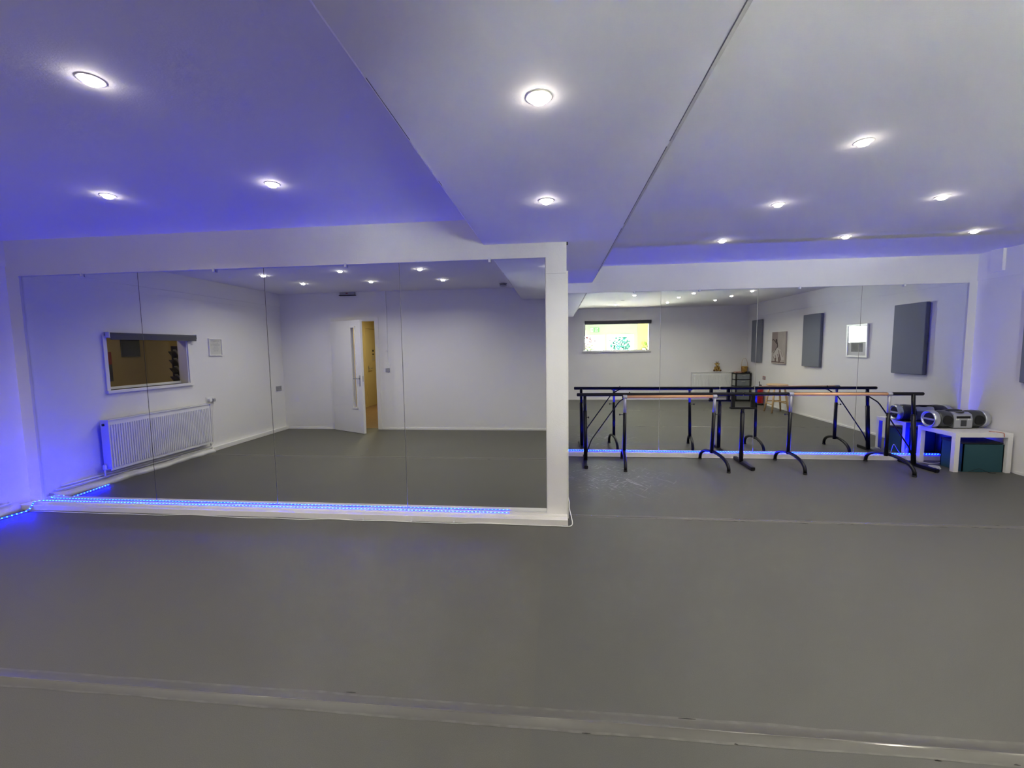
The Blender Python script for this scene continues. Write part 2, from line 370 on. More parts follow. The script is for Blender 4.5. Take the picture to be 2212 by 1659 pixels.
for x, l in [(1.021, 'small clip on the mirror top above the lobby window reflection'), (1.843, 'small clip on the right bay mirror top above the plush toy reflection'),
             (3.054, 'small clip on the right bay mirror top above the dancer canvas reflection'), (4.263, 'small clip on the top edge of the rightmost mirror panel')]: clip(x, YB, 2.180, l)

# ------------------------------------------------------------------ LED strips and cables
def led(pts, label, spacing=.0333):
    # flat flexible tape; every point is (x, y, z, normal); light leaves only its upper face
    r = empty('led_strip', pts[0][0]); P = [Vector(p) for p, n in pts]; Nn = [Vector(n).normalized() for p, n in pts]
    g = G(); gt = G(); W = .0055; T = .0025; pv = None
    for i, p in enumerate(P):
        d = (P[min(i+1, len(P)-1)]-P[max(i-1, 0)]).normalized(); sd = d.cross(Nn[i]).normalized(); n = sd.cross(d).normalized()
        row = [g.bm.verts.new(q) for q in (p-sd*W, p-sd*W+n*T, p+sd*W+n*T, p+sd*W)]; top = [gt.bm.verts.new(q) for q in (p-sd*W*.75+n*(T+.0004), p+sd*W*.75+n*(T+.0004))]
        if pv:
            for k in range(4): g.bm.faces.new((pv[k], row[k], row[(k+1) % 4], pv[(k+1) % 4]))
            gt.bm.faces.new((pt[0], top[0], top[1], pt[1]))
        pv, pt = row, top
    obj('strip_backing', g, m_plastic, r); obj('glowing_face', gt, m_led, r)
    g = G(); d = 0; nxt = spacing/2
    for i in range(len(P)-1):
        a, b2 = P[i], P[i+1]; ln = (b2-a).length; dd = (b2-a).normalized(); sd = dd.cross(Nn[i]).normalized(); n = sd.cross(dd).normalized()
        while nxt <= d+ln:
            p = a+dd*(nxt-d)+n*(T+.0006); h = .0045
            lo_ = [g.bm.verts.new(p+dd*u*h+sd*v*h) for u, v in ((-1, -1), (1, -1), (1, 1), (-1, 1))]; hi = [g.bm.verts.new(p+dd*u*h*.7+sd*v*h*.7+n*.0012) for u, v in ((-1, -1), (1, -1), (1, 1), (-1, 1))]
            for k in range(4): g.bm.faces.new((lo_[k], lo_[(k+1) % 4], hi[(k+1) % 4], hi[k]))
            g.bm.faces.new(hi); nxt += spacing
        d += ln
    o = obj('led_bead', g, m_bead, r); o['kind'] = 'stuff'
    return tag(r, label, 'light strip', 'blue light strips on the ledges')
U, SDN = (0, 0, 1), (.75, 0, .66)
pl = [((-4.945+.03*math.sin(y*4.1), y, .012), SDN) for y in (2.95, 3.05, 3.13, 3.21, 3.29, 3.36)]
pl += [((-4.915, 3.39, .022), (.6, -.3, .7)), ((-4.925, 3.42, .048), (.3, -.6, .7)), ((-4.955, 3.455, .062), U), ((-4.965, 3.485, .0615), U), ((-4.945, 3.508, .0605), U), ((-4.90, 3.516, .0595), U)]
pl += [((x, 3.516, .0595), U) for x in [-4.5, -3.8, -3.0, -2.2, -1.4, -.8, -.41]]
led(pl, 'blue light strip along the ledge under the left mirrors, curling down in the corner')
led([((x, YB-.018, .0575), U) for x in [XP+.03, 1, 2, 3, 4, 4.80]], 'blue light strip along the ledge under the right mirrors, behind the barres')
def cable(name, pts, r, m, label, sub=6):
    # Catmull-Rom through pts
    P = [Vector(p) for p in pts]; out = []
    for i in range(len(P)-1):
        p0, p1, p2, p3 = P[max(i-1, 0)], P[i], P[i+1], P[min(i+2, len(P)-1)]
        for k in range(sub):
            t = k/sub; out.append(.5*((2*p1)+(p2-p0)*t+(2*p0-5*p1+4*p2-p3)*t*t+(3*p1-p0-3*p2+p3)*t**3))
    out.append(P[-1]); g = G(); g.tube(out, r, 8, m=0)
    return tag(obj(name, g, m), label, 'cable')
rnd = random.Random(5); pts = []
x = -4.93
while x < -.1:
    pts.append((x, YA-.127-.005-rnd.uniform(.0, .032), .0045)); x += .27
pts += [(-.02, YA-.142, .005), (.075, YA-.148, .005), (.112, YA-.135, .006), (.128, YA-.09, .010), (.118, YA-.03, .055), (.106, YA+.01, .10), (.108, YA+.08, .13), (.104, YA+.30, .10), (.102, YA+.9, .03), (.102, YA+1.6, .006)]
cable('power_cable', pts, .0035, m_cable, 'white cable lying along the foot of the left mirror ledge and round the pillar')
pts = []; x = .13
while x < 4.3:
    pts.append((x, YB-.085-.006-rnd.uniform(.0, .009), .0045)); x += .19
pts += [(4.38, YB-.100, .006), (4.44, YB-.105, .006)]
cable('power_cable', pts, .0035, m_cable, 'white wavy cable along the foot of the right mirror ledge behind the barres')
cable('power_cable', [(4.68, 5.63, .030), (4.66, 5.60, .012), (4.60, 5.575, .0045), (4.50, 5.56, .0045), (4.46, 5.60, .0045), (4.40, 5.62, .0045), (4.345, 5.61, .0045), (4.325, 5.63, .010), (4.32, 5.665, .04), (4.325, 5.672, .09), (4.335, 5.69, .16), (4.35, 5.73, .10), (4.37, 5.74, .066)], .0032, m_cable, 'white cable looping up beside the left legs of the white table')
pc = [(4.365+.065*math.cos(a*.9)*(1-.01*a), 5.33+.055*math.sin(a*.9)*(1-.01*a), .004+.0012*a) for a in range(0, 26)]
cable('cable_coil', pc, .0028, m_plastic, 'loose coil of pale cable on the floor by the black barre foot', 3)

for x, l in ((-1.665, 'small white cable clip on the left ledge, farthest left of the three'), (-1.235, 'small white cable clip on the left ledge, middle one below the last mirror joint'), (-.865, 'small white cable clip on the left ledge, nearest the pillar')):
    g = G(); g.box(x-.007, x+.007, YA-.133, YA-.127, .010, .034, bev=.001); g.box(x-.007, x+.007, YA-.142, YA-.131, .006, .013, bev=.001); tag(obj('cable_clip', g, m_plastic), l, 'clip', 'cable clips on the left ledge')

# ------------------------------------------------------------------ recessed spotlights
def make_spot():
    r = empty('ceiling_spotlight')
    g = G(); g.lathe((0, 0, 0), [(.046, 0), (.0465, -.0015), (.044, -.003), (.034, -.003), (.030, -.0015), (.030, .0)]); obj('trim_ring', g, m_trim, r)
    g = G(); g.lathe((0, 0, 0), [(.0275, -.002), (.0275, -.010), (.024, -.016), (.015, -.020), (.002, -.0215)]); obj('lamp_lens', g, m_lens, r)
    l = bpy.data.lights.new('lamp', 'AREA'); l.shape = 'DISK'; l.size = .05; l.energy = SPOT_W; l.color = (1, .955, .79); l.spread = math.radians(150)
    lo = bpy.data.objects.new('lamp', l); C.objects.link(lo); lo.parent = r; lo.location = (0, 0, -.024)
    return r
spots = [
 (-1.775, 1.557, ZC, 'recessed ceiling spotlight nearest the top left corner of the photo'),
 (-2.969, 2.645, ZC, 'recessed ceiling spotlight farthest left in the row close to the left mirrors'),
 (-1.774, 2.610, ZC, 'recessed ceiling spotlight in the left bay between the farthest left one and the boxed beam'),
 (-.054, 1.522, ZB, 'large recessed spotlight in the underside of the boxed beam, nearer the camera'),
 (-.052, 2.544, ZB, 'recessed spotlight in the underside of the boxed beam, nearer the white pillar'),
 (1.607, 2.505, ZC, 'largest lit ceiling spotlight right of the beam, nearest the camera'),
 (1.666, 3.493, ZC, 'recessed ceiling spotlight right of the beam, left one of the middle row'),
 (2.792, 3.496, ZC, 'recessed ceiling spotlight right of the beam, right one of the middle row'),
 (1.672, 4.600, ZC, 'ceiling spotlight nearest the right mirrors, left of its row of three beside the beam'),
 (2.846, 4.621, ZC, 'ceiling spotlight nearest the right mirrors, middle of its row of three'),
 (3.967, 4.593, ZC, 'ceiling spotlight nearest the right mirrors, right of its row of three by the right wall'),
 (-4.035, 1.47, ZC, 'ceiling spotlight seen in the left mirrors right at the joint above the second panel'),
 (-3.93, .70, ZC, 'ceiling spotlight seen in the left mirrors left of the reflected door, near the corner'),
 (-2.85, 1.60, ZC, 'ceiling spotlight seen in the left mirrors above the reflected door, nearer the mirror top'),
 (-2.825, .70, ZC, 'ceiling spotlight seen in the left mirrors just right of and above the reflected door'),
 (-1.705, .66, ZC, 'ceiling spotlight seen in the panel beside the pillar, lower of the two'),
 (1.494, 2.644-.0, ZC, None),
 (1.489, .600, ZC, 'ceiling spotlight reflected above the lobby window, nearest that wall'),
 (2.678, .857, ZC, 'reflected ceiling spotlight just right of the first joint of the right mirrors, lowest there'),
 (2.650, 1.91, ZC, 'reflected ceiling spotlight right of the first joint of the right mirrors, middle of its line'),
 (2.750, 2.600, ZC, 'reflected ceiling spotlight right of the first joint of the right mirrors, touching the mirror top'),
 (3.682, 1.132, ZC, 'reflected ceiling spotlight above the plush toy, lowest of the right line of three'),
 (3.732, 1.924, ZC, 'reflected ceiling spotlight in the right line of three, the middle one'),
 (3.805, 2.731, ZC, 'reflected ceiling spotlight at the mirror top beside the second joint of the right mirrors'),
 (-4.05, 2.62, ZC, None),
]
proto = None
for (x, y, z, l) in spots:
    if l is None: continue
    if proto is None: proto = o = make_spot()
    else: o = copy_tree(proto)
    o.location = (x, y, z); tag(o, l, 'spotlight', 'recessed ceiling spotlights')
g = G(); g.lathe((1.516, 1.529, ZC), [(.046, 0), (.047, -.004), (.040, -.006), (.034, -.004), (.02, -.003)]); tag(obj('unlit_spotlight', g, [m_greyplastic]), 'unlit dark ceiling spotlight reflected between two lit ones above the lobby window', 'spotlight')

# ------------------------------------------------------------------ ballet barres
def arch(g, x0, y0, x1, y1, h, r=.019, n=22, m=0):
    pts = []
    for i in range(n+1):
        a = PI*(1-i/n); c = math.cos(a); s_ = math.sin(a)
        t_ = (1+c)/2; pts.append((x0+(x1-x0)*t_, y0+(y1-y0)*t_, r*.9+(h-r)*s_**.80))
    g.tube(pts, r, 12, m=m)
def wood_barre(L, R, zr, label, kn):
    # L,R: dict(post=(x,y_top,y_bot), foot=((xn,yn),(xf,yf)))
    r = empty('ballet_barre', ((L['post'][0]+R['post'][0])/2, L['post'][1], 0))
    (xa, ya), (xb, yb) = (L['post'][0], L['post'][1]), (R['post'][0], R['post'][1])
    g = G(); g.cyl((xa+.018, ya, zr), (xb-.018, yb, zr), .0185, seg=24); obj('wooden_rail', g, m_rail, r)
    for S, sd in ((L, -1), (R, 1)):
        x, yt, yb_ = S['post']
        g = G(); (n0, f0) = S['foot']; arch(g, n0[0], n0[1], f0[0], f0[1], .170)
        ft = obj('arched_foot', g, m_black, r)
        for q in (n0, f0):
            g = G(); g.cyl((q[0], q[1], .0), (q[0], q[1], .016), .021, seg=14); obj('rubber_tip', g, m_rubber, ft)
        g = G(); g.cyl((x, yb_, .150), (x, yb_+(yt-yb_)*.75, .657), .0205, seg=20); po = obj('lower_post', g, m_black, r)
        g = G(); k = kn[0 if sd < 0 else 1]; yy = yb_+(yt-yb_)*.72; g.cyl((x+k*.016, yy, .634), (x+k*.052, yy, .634), .0035, seg=8); g.lathe((x+k*.052, yy, .634), [(.004, 0), (.011, .004), (.011, .012), (.006, .015)], 'X', 14) if k > 0 else g.lathe((x+k*.067, yy, .634), [(.006, 0), (.011, .003), (.011, .011), (.004, .015)], 'X', 14)
        obj('height_knob', g, m_black, po)
        g = G(); g.cyl((x, yb_+(yt-yb_)*.75, .655), (x, yt, zr-.006), .0165, seg=18); obj('upper_post', g, m_chrome, r, 'chrome upper post')
        g = G(); g.lathe((x-.024, yt, zr), [(.0215, 0), (.0235, .004), (.0235, .044), (.0215, .048)], 'X', 22); jt = obj('rail_socket', g, m_chrome, r, 'chrome socket gripping the rail')
        g = G(); ex = x+sd*.024 if sd > 0 else x-.024-.010; g.lathe((ex, yt, zr), [(.014, 0), (.019, .003), (.019, .008), (.014, .012)], 'X', 18); obj('end_cap', g, m_rubber, jt)
    return tag(r, label, 'ballet barre', 'wooden ballet barres with chrome posts')
wood_barre(dict(post=(.835, 5.285, 5.315), foot=((.805, 5.012), (.850, 5.60))), dict(post=(1.893, 5.305, 5.362), foot=((1.970, 5.030), (1.850, 5.645))), .853,
           'wooden ballet barre on arched black feet, left one, nearer the pillar', (-1, 1))
wood_barre(dict(post=(2.776, 5.345, 5.360), foot=((2.787, 5.014), (2.770, 5.645))), dict(post=(3.838, 5.325, 5.325), foot=((3.901, 4.995), (3.838, 5.645))), .876,
           'wooden ballet barre on arched black feet, right one, nearer the white table', (-1, 1))
# long black barre: two rails on three uprights
r = empty('ballet_barre', (2.265, 5.42, 0))
for (a, b2) in (((.255, 5.365, .872), (2.259, 5.415, .872)), ((2.271, 5.418, .872), (4.277, 5.425, .868))):
    g = G(); d = (Vector(b2)-Vector(a)).normalized()
    g.tube([Vector(a), Vector(a)+d*.008, Vector(b2)-d*.008, Vector(b2)], [.014, .0205, .0205, .014], 20); obj('padded_rail', g, m_foam, r)
def upright(x, y, xt, sub_top, top, foot):
    g = G(); (n0, f0) = foot; dv = Vector((f0[0]-n0[0], f0[1]-n0[1], 0)).normalized(); nv = Vector((-dv.y, dv.x, 0))*.0225
    P = [(n0[0]-nv.x, n0[1]-nv.y), (n0[0]+nv.x, n0[1]+nv.y), (f0[0]+nv.x, f0[1]+nv.y), (f0[0]-nv.x, f0[1]-nv.y)]
    g.prism(P, 'z', .004, .042); bmesh.ops.bevel(g.bm, geom=list(g.bm.edges), offset=.004, segments=2, affect='EDGES'); ft = obj('floor_foot', g, m_black, r)
    for q in (n0, f0):
        c = Vector((*q, 0))+dv*(.018 if q is n0 else -.018); g = G(); g.cyl((c.x, c.y, 0), (c.x, c.y, .006), .018, seg=12); obj('rubber_pad', g, m_rubber, ft)
    f = lambda z: (x+(xt-x)*z/.87, y, z)
    g = G(); g.cyl(f(.030), f(sub_top), .0245, seg=24); g.cyl(f(sub_top), f(sub_top+.010), .0245, .021, seg=24); po = obj('lower_post', g, m_black, r)
    g = G(); g.cyl(f(sub_top-.02), f(top), .0195, seg=22); obj('upper_post', g, m_black, r)
    return po
po = upright(.368, 5.395, .356, .66, .868, ((.354, 5.09), (.372, 5.65)))
g = G(); g.cyl((.372, 5.372, .585), (.395, 5.372, .585), .004, seg=8); g.lathe((.393, 5.372, .585), [(.006, 0), (.013, .004), (.013, .012), (.008, .015)], 'X', 14); obj('height_knob', g, m_black, po)
po = upright(2.265, 5.425, 2.265, .64, .700, ((2.278, 5.121), (2.284, 5.65)))
upright(4.215, 5.42, 4.163, .62, .866, ((4.265, 5.157), (4.225, 5.65)))
g = G(); g.box(2.118, 2.420, 5.398, 5.445, .688, .712, bev=.003); br = obj('u_bracket', g, m_black, r)
for x in (2.148, 2.378):
    g = G(); g.box(x-.019, x+.019, 5.400, 5.440, .705, .862, bev=.003); obj('bracket_arm', g, m_black, br)
for pts, cl in (([(.376, 5.398, .105), (.437, 5.400, .289), (.784, 5.40, .785), (.841, 5.398, .822), (.905, 5.39, .858)], (.905, 5.385)), ([(4.195, 5.42, .12), (4.150, 5.42, .235), (3.858, 5.42, .671), (3.787, 5.42, .770), (3.690, 5.42, .832), (3.655, 5.42, .858)], (3.655, 5.42))):
    P = [Vector(p) for p in pts]; sm = [P[0]]
    for i in range(1, len(P)-1):
        a, b2, c = P[i-1], P[i], P[i+1]; sm += [b2+(a-b2).normalized()*.03, b2+(a-b2).normalized()*.008+(c-b2).normalized()*.008, b2+(c-b2).normalized()*.03]
    sm.append(P[-1]); g = G(); g.tube(sm, .0075, 10); bb = obj('diagonal_brace', g, m_black, r)
    g = G(); g.lathe((cl[0]-.012, cl[1], .870), [(.022, 0), (.0245, .003), (.0245, .021), (.022, .024)], 'X', 18); g.cyl((cl[0], cl[1], .890), (cl[0], cl[1], .905), .005, seg=8); obj('brace_clamp', g, m_black, bb)
tag(r, 'long black padded double ballet barre on three uprights behind the wooden ones', 'ballet barre')

# ------------------------------------------------------------------ white table and things round it
TX0, TX1, TY0, TY1 = 4.455, 5.035, 5.195, 5.700
r = empty('side_table', ((TX0+TX1)/2, (TY0+TY1)/2, 0))
g = G(); g.box(TX0, TX1, TY0, TY1, .400, .450, bev=.002); obj('tabletop', g, m_lack, r)
for x in (TX0, TX1-.05):
    for y in (TY0, TY1-.05):
        g = G(); g.box(x+.0005, x+.0495, y+.0005, y+.0495, 0, .400, bev=.0015); obj('leg', g, m_lack, r)
tag(r, 'low square white side table standing in the corner below the portable stereo', 'table')
g = G(); g.box(4.565, 4.978, 5.222, 5.50, 0, .012, bev=.002)
g.box(4.565, 4.575, 5.222, 5.50, .01, .315); g.box(4.968, 4.978, 5.222, 5.50, .01, .315); g.box(4.565, 4.978, 5.222, 5.232, .01, .315); g.box(4.565, 4.978, 5.49, 5.50, .01, .315)
bx = empty('storage_box', (4.77, 5.36, 0)); obj('box_body', g, m_teal, bx)
g = G(); g.prism([(5.24, .318), (5.50, .318), (5.50, .345), (5.24, .330)], 'x', 4.560, 4.985); obj('box_lid', g, mat('dark_lid', (.012, .014, .020), .6), bx)
tag(bx, 'dark teal fabric storage box with black lid under the white table', 'box')

m_bdark = mat('stereo_charcoal', (.045, .048, .055), .38); m_bsilver = mat('stereo_silver', (.50, .52, .55), .32, .75); m_grille = mat('speaker_grille', (.004, .004, .005), .8, bump=.5, bscale=600)
def boombox(loc, rz, label):
    r = empty('portable_stereo'); H = .100
    for prf, xx in (([(.080, 0), (.094, .02), (.098, .06), (.094, .12), (.086, .145)], -.235), ([(.086, 0), (.094, .025), (.098, .085), (.094, .125), (.080, .145)], .09)):
        g = G(); g.lathe((xx, 0, H), prf, 'X', 36); obj('speaker_housing', g, m_bdark, r)
    g = G(); g.prism([(-.092, .018), (-.086, .010), (.070, .010), (.088, .04), (.088, .13), (.062, .176), (-.040, .182), (-.080, .160), (-.094, .110)], 'x', -.098, .098); bmesh.ops.bevel(g.bm, geom=list(g.bm.edges), offset=.004, segments=2, affect='EDGES'); cen = obj('centre_console', g, m_bsilver, r)
    g = G(); g.box(-.026, .030, -.099, -.090, .030, .098, bev=.003); cas = obj('cassette_door', g, m_bdark, cen)
    g = G(); g.box(-.070, .070, -.096, -.088, .118, .142, bev=.002); obj('display_strip', g, m_grille, cen)
    for i, x in enumerate((-.075, -.055, .050, .070)):
        g = G(); g.lathe((x, -.090, .105), [(.008, 0), (.008, -.008), (.006, -.010)], 'Y', 14); obj('button', g, m_plastic, cen)
    g = G(); g.lathe((0, -.005, .176), [(.062, 0), (.062, .006), (.055, .010), (.01, .012)], 'Z', 30); obj('disc_lid', g, m_bdark, cen)
    for sx in (-1, 1):
        x0 = sx*.235
        pr = [(.092, 0), (.098, .012), (.099, .040), (.090, .060), (.083, .066), (.078, .060), (.074, .048), (.070, .046)]
        if sx < 0: pr = [(a, -h) for a, h in pr]
        g = G(); g.lathe((x0, 0, H), pr, 'X', 40); cap = obj('end_ring', g, m_bsilver, r, 'silver ring round the end port')
        g = G(); g.lathe((x0+sx*.044, 0, H), [(.070, 0), (.069, sx*.003), (.01, sx*.004)], 'X', 30); obj('end_port', g, m_grille, cap)
        g = G(); g.box(min(x0+sx*.048, x0+sx*.060), max(x0+sx*.048, x0+sx*.060), -.072, .072, H-.010, H+.010, bev=.002); obj('port_bar', g, m_bsilver, cap)
        g = G(); g.lathe((sx*.165, -.098, H-.002), [(.052, .02), (.052, .0), (.046, -.004), (.03, -.001), (.01, .0)], 'Y', 30); obj('front_speaker', g, m_grille, r)
    g = G(); g.box(-.21, -.12, -.05, .05, 0, .014, bev=.003); g.box(.12, .21, -.05, .05, 0, .014, bev=.003); g.box(-.09, .09, -.07, .05, 0, .012); obj('base_feet', g, m_rubber, r)
    g = G(); g.tube([(-.10, .02, .16), (-.098, .045, .185), (-.06, .06, .192), (.06, .06, .192), (.098, .045, .185), (.10, .02, .16)], .010, 10); obj('carry_handle', g, m_bdark, r)
    r.location = loc; r.rotation_euler = (0, 0, rz); return tag(r, label, 'stereo')
bb_ = boombox((4.735, 5.545, .450), math.radians(3), 'silver and charcoal portable stereo with round end ports on the white table'); bb_.scale = (1.06, 1.06, 1.06)
cable('power_cable', [(4.88, 5.30, .4535), (4.91, 5.25, .4535), (4.93, 5.205, .4535), (4.935, 5.190, .448), (4.937, 5.187, .41)], .003, mat('orange_cable', (.45, .10, .04), .5), 'short orange cable draped over the front edge of the white table')
cable('power_cable', [(4.62, 5.205, .004), (4.66, 5.19, .03), (4.72, 5.195, .045), (4.78, 5.20, .02), (4.82, 5.18, .004), (4.87, 5.175, .004)], .0025, m_rubber, 'thin black cable looping on the floor in front of the teal box')

# ------------------------------------------------------------------ left wall: window, blind, radiator, sockets, frame
w1 = empty('window_1', (XL, 2.2, WZ0)); w1['kind'] = 'structure'
g = G(); f = .035
g.box(XL, XL+.018, WY1, WY1+.04, 1.01, 1.67, bev=.002); g.box(XL, XL+.018, WY0-.045, WY0, 1.01, 1.67, bev=.002)
g.box(XL-WT, XL+.002, WY0, WY0+.012, WZ0, WZ1); g.box(XL-WT, XL+.002, WY1-.012, WY1, WZ0, WZ1); g.box(XL-WT, XL, WY0, WY1, WZ1-.012, WZ1)
g.box(XL-WT, XL-WT+.02, WY0, WY1, WZ0, WZ0+.03); obj('window_frame', g, m_gloss, w1)
g = G(); g.box(XL-WT, XL+.035, WY0-.05, WY1+.045, 1.010, WZ0, bev=.003); obj('window_sill', g, m_gloss, w1)
g = G(); g.box(XL-WT+.008, XL-WT+.013, WY0+.012, WY1-.012, WZ0+.02, WZ1-.01); obj('window_pane', g, m_glass, w1)
def blind(ax, a0, a1, wall, z, label, rad=.026, drop=.05):
    # ax 'y': on left wall (x=wall, towards +x); 'x': on back wall (y=wall, towards +y)
    r = empty('roller_blind', (wall, (a0+a1)/2, z) if ax == 'y' else ((a0+a1)/2, wall, z))
    def B(g, u0, u1, o0, o1, z0, z1, bev=0):
        g.box(wall+o0, wall+o1, u0, u1, z0, z1, bev=bev) if ax == 'y' else g.box(u0, u1, wall+o0, wall+o1, z0, z1, bev=bev)
    g = G(); pa = (wall+.034, a0+.01, z) if ax == 'y' else (a0+.01, wall+.034, z); g.lathe(pa, [(rad-.001, 0), (rad, .002), (rad, a1-a0-.022), (rad-.001, a1-a0-.02)], 'Y' if ax == 'y' else 'X', 24); obj('fabric_roll', g, m_blind, r)
    g = G(); B(g, a0+.012, a1-.012, .056, .059, z-drop, z); B(g, a0+.012, a1-.012, .052, .064, z-drop-.014, z-drop, .002); obj('fabric_drop', g, m_blind, r)
    for u in (a0, a1):
        g = G(); B(g, u-.006, u+.006, .002, .062, z-.032, z+.032, .003); obj('bracket', g, m_plastic, r)
    return tag(r, label, 'blind', 'rolled up charcoal blinds')
blind('y', 1.55, 2.735, XL, 1.680, 'rolled charcoal blind over the ochre lit window, reflected above the radiator', .026, .042)
def radiator(ax, a0, a1, wall, z0, z1, label, depth=.125):
    r = empty('radiator', (wall, (a0+a1)/2, z0) if ax == 'y' else ((a0+a1)/2, wall, z0))
    def B(g, u0, u1, o0, o1, c, d, bev=0): g.box(wall+o0, wall+o1, u0, u1, c, d, bev=bev) if ax == 'y' else g.box(u0, u1, wall+o0, wall+o1, c, d, bev=bev)
    n = int((a1-a0-.04)/.027); st = (a1-a0-.04)/n
    for o0, nm in ((depth-.012, 'front_panel'), (.040, 'rear_panel')):
        g = G(); B(g, a0, a1, o0-.010, o0, z0, z1, .003)
        for i in range(n):
            u = a0+.02+i*st; B(g, u+.006, u+st-.006, o0-.001, o0+.011, z0+.035, z1-.055, .0035)
        obj(nm, g, m_rad, r)
    g = G(); B(g, a0, a1, .030, depth-.002, z1-.004, z1+.004, .001)
    k = int((a1-a0)/.02)
    for i in range(k): B(g, a0+i*.02+.004, a0+i*.02+.008, .045, depth-.02, z1+.003, z1+.006)
    obj('top_grille', g, m_rad, r)
    for u in (a0, a1): g = G(); B(g, u-.003, u+.003, .026, depth+.0, z0+.02, z1+.004, .001); obj('side_panel', g, m_rad, r)
    g = G(); n2 = 9; B(g, a0+.02, a1-.02, .050, depth-.03, z0+.03, z1-.03); obj('convector_fins', g, m_rad, r)
    g = G()
    for u in (a1+.004 if ax == 'y' else a1+.004,): B(g, u-.004, u+.014, depth*.45, depth*.62, z1-.062, z1-.036, .003)
    obj('bleed_cap', g, m_dark, r)
    for u, nm in ((a0-.03, 'thermostat_valve'), (a1+.03, 'lockshield_valve')):
        g = G(); c = (wall+.065, u, 0) if ax == 'y' else (u, wall+.065, 0)
        g.cyl((c[0], c[1], z0-.05), (c[0], c[1], z0+.03), .008, seg=12); g.lathe((c[0], c[1], z0+.02), [(.014, 0), (.018, .01), (.018, .045), (.012, .055)], 'Z', 16)
        q = (c[0], c[1]+(.03 if u < a0 else -.03), 0) if ax == 'y' else (c[0]+(.03 if u < a0 else -.03), c[1], 0)
        g.cyl((c[0], c[1], z0+.02), (q[0], q[1], z0+.02), .008, seg=12); obj(nm, g, m_plastic, r)
    return tag(r, label, 'radiator', 'white panel radiators')
radiator('y', 1.475, 2.890, XL, .150, .722, 'long white ribbed radiator under the ochre lit window, seen in the left mirrors')
r = empty('heating_pipes', (XL+.02, 2.6, .1))
for z, y1_, off in ((.112, 3.30, .022), (.088, 3.36, .040)):
    g = G(); g.tube([(XL+off, 1.40, z-.02), (XL+off, 2.0, z-.012), (XL+off, 2.7, z-.004), (XL+off, y1_-.02, z), (XL+off-.01, y1_, z), (XL+.003, y1_+.004, z)], .0085, 10); obj('pipe', g, m_gloss, r)
tag(r, 'pair of white heating pipes running low along the left wall under the radiator', 'pipe')
def plate(name, c, nrm, w_, h_, label, kind='socket', m=None):
    # c centre on the wall, nrm '+x','-x','+y'
    r = empty(name, c)
    def B(g, u0, u1, o0, o1, z0, z1, bev=0):
        if nrm == '+x': g.box(c[0]+o0, c[0]+o1, c[1]+u0, c[1]+u1, c[2]+z0, c[2]+z1, bev=bev)
        elif nrm == '-x': g.box(c[0]-o1, c[0]-o0, c[1]+u0, c[1]+u1, c[2]+z0, c[2]+z1, bev=bev)
        else: g.box(c[0]+u0, c[0]+u1, c[1]+o0, c[1]+o1, c[2]+z0, c[2]+z1, bev=bev)
    g = G(); B(g, -w_/2, w_/2, 0, .010, -h_/2, h_/2, .002); obj('face_plate', g, m or m_plastic, r)
    if kind == 'socket':
        for u in (-w_/4, w_/4):
            g = G()
            for du, dz, a, b2 in ((0, .015, .003, .005), (-.011, -.006, .005, .003), (.011, -.006, .005, .003)): B(g, u+du-a, u+du+a, .0095, .0108, dz-b2, dz+b2)
            obj('socket_holes', g, m_dark, r)
    if kind == 'switch':
        g = G(); B(g, -.008, .008, .009, .015, -.014, .014, .002); obj('rocker', g, m_plastic, r)
    return r, B
r, B = plate('wall_socket', (XL, 1.335, .765), '+x', .146, .086, '', 'socket')
g = G(); B(g, -.060, -.012, .010, .045, -.030, .014, .006); pg = obj('plug', g, m_greyplastic, r)
g = G(); B(g, .012, .058, .010, .052, -.026, .024, .006); obj('adaptor', g, m_plastic, r)
tag(r, 'white double wall socket with plugs above the right end of the reflected radiator', 'socket')
cable('power_cable', [(XL+.045, 1.31, .735), (XL+.04, 1.325, .68), (XL+.02, 1.33, .5), (XL+.012, 1.325, .3), (XL+.012, 1.33, .16), (XL+.03, 1.36, .11), (XL+.05, 1.42, .085)], .003, m_cable, 'white cable hanging from the plug beside the reflected radiator')
r, B = plate('wall_socket', (XL, -.24, .785), '+x', .146, .086, '', 'socket', m_greyplastic); tag(r, 'small grey double wall socket seen near the back left corner', 'socket')
# framed quote
r = empty('framed_quote', (XL, 1.172, 1.54))
y0, y1, z0, z1 = 1.048, 1.297, 1.412, 1.668
g = G()
g.box(XL, XL+.022, y0, y1, z0, z0+.014, bev=.002); g.box(XL, XL+.022, y0, y1, z1-.014, z1, bev=.002); g.box(XL, XL+.0215, y0, y0+.014, z0+.013, z1-.013, bev=.002); g.box(XL, XL+.0215, y1-.014, y1, z0+.013, z1-.013, bev=.002); obj('frame', g, m_gloss, r)
g = G(); g.box(XL+.002, XL+.010, y0+.012, y1-.012, z0+.012, z1-.012); obj('backing_sheet', g, mat('pale_print', (.66, .66, .62), .6), r)
g = G(); rnd = random.Random(3)
for z, wd, h in ((1.630, .15, .016), (1.602, .10, .010), (1.574, .17, .012), (1.544, .08, .010), (1.514, .11, .010), (1.484, .09, .014)):
    u = -wd/2
    while u < wd/2:
        l_ = rnd.uniform(.008, .026); g.box(XL+.010, XL+.0106, 1.172+u, 1.172+min(u+l_, wd/2), z-h/2*rnd.uniform(.4, 1), z+h/2*rnd.uniform(.4, 1)); u += l_+rnd.uniform(.004, .009)
obj('faint_lettering', g, mat('grey_ink', (.36, .37, .36), .7), r)
g = G(); g.box(XL+.0125, XL+.0145, y0+.012, y1-.012, z0+.012, z1-.012); obj('glazing', g, m_glass, r)
tag(r, 'small white framed quote with faint grey lettering, right of the reflected charcoal blind', 'picture')

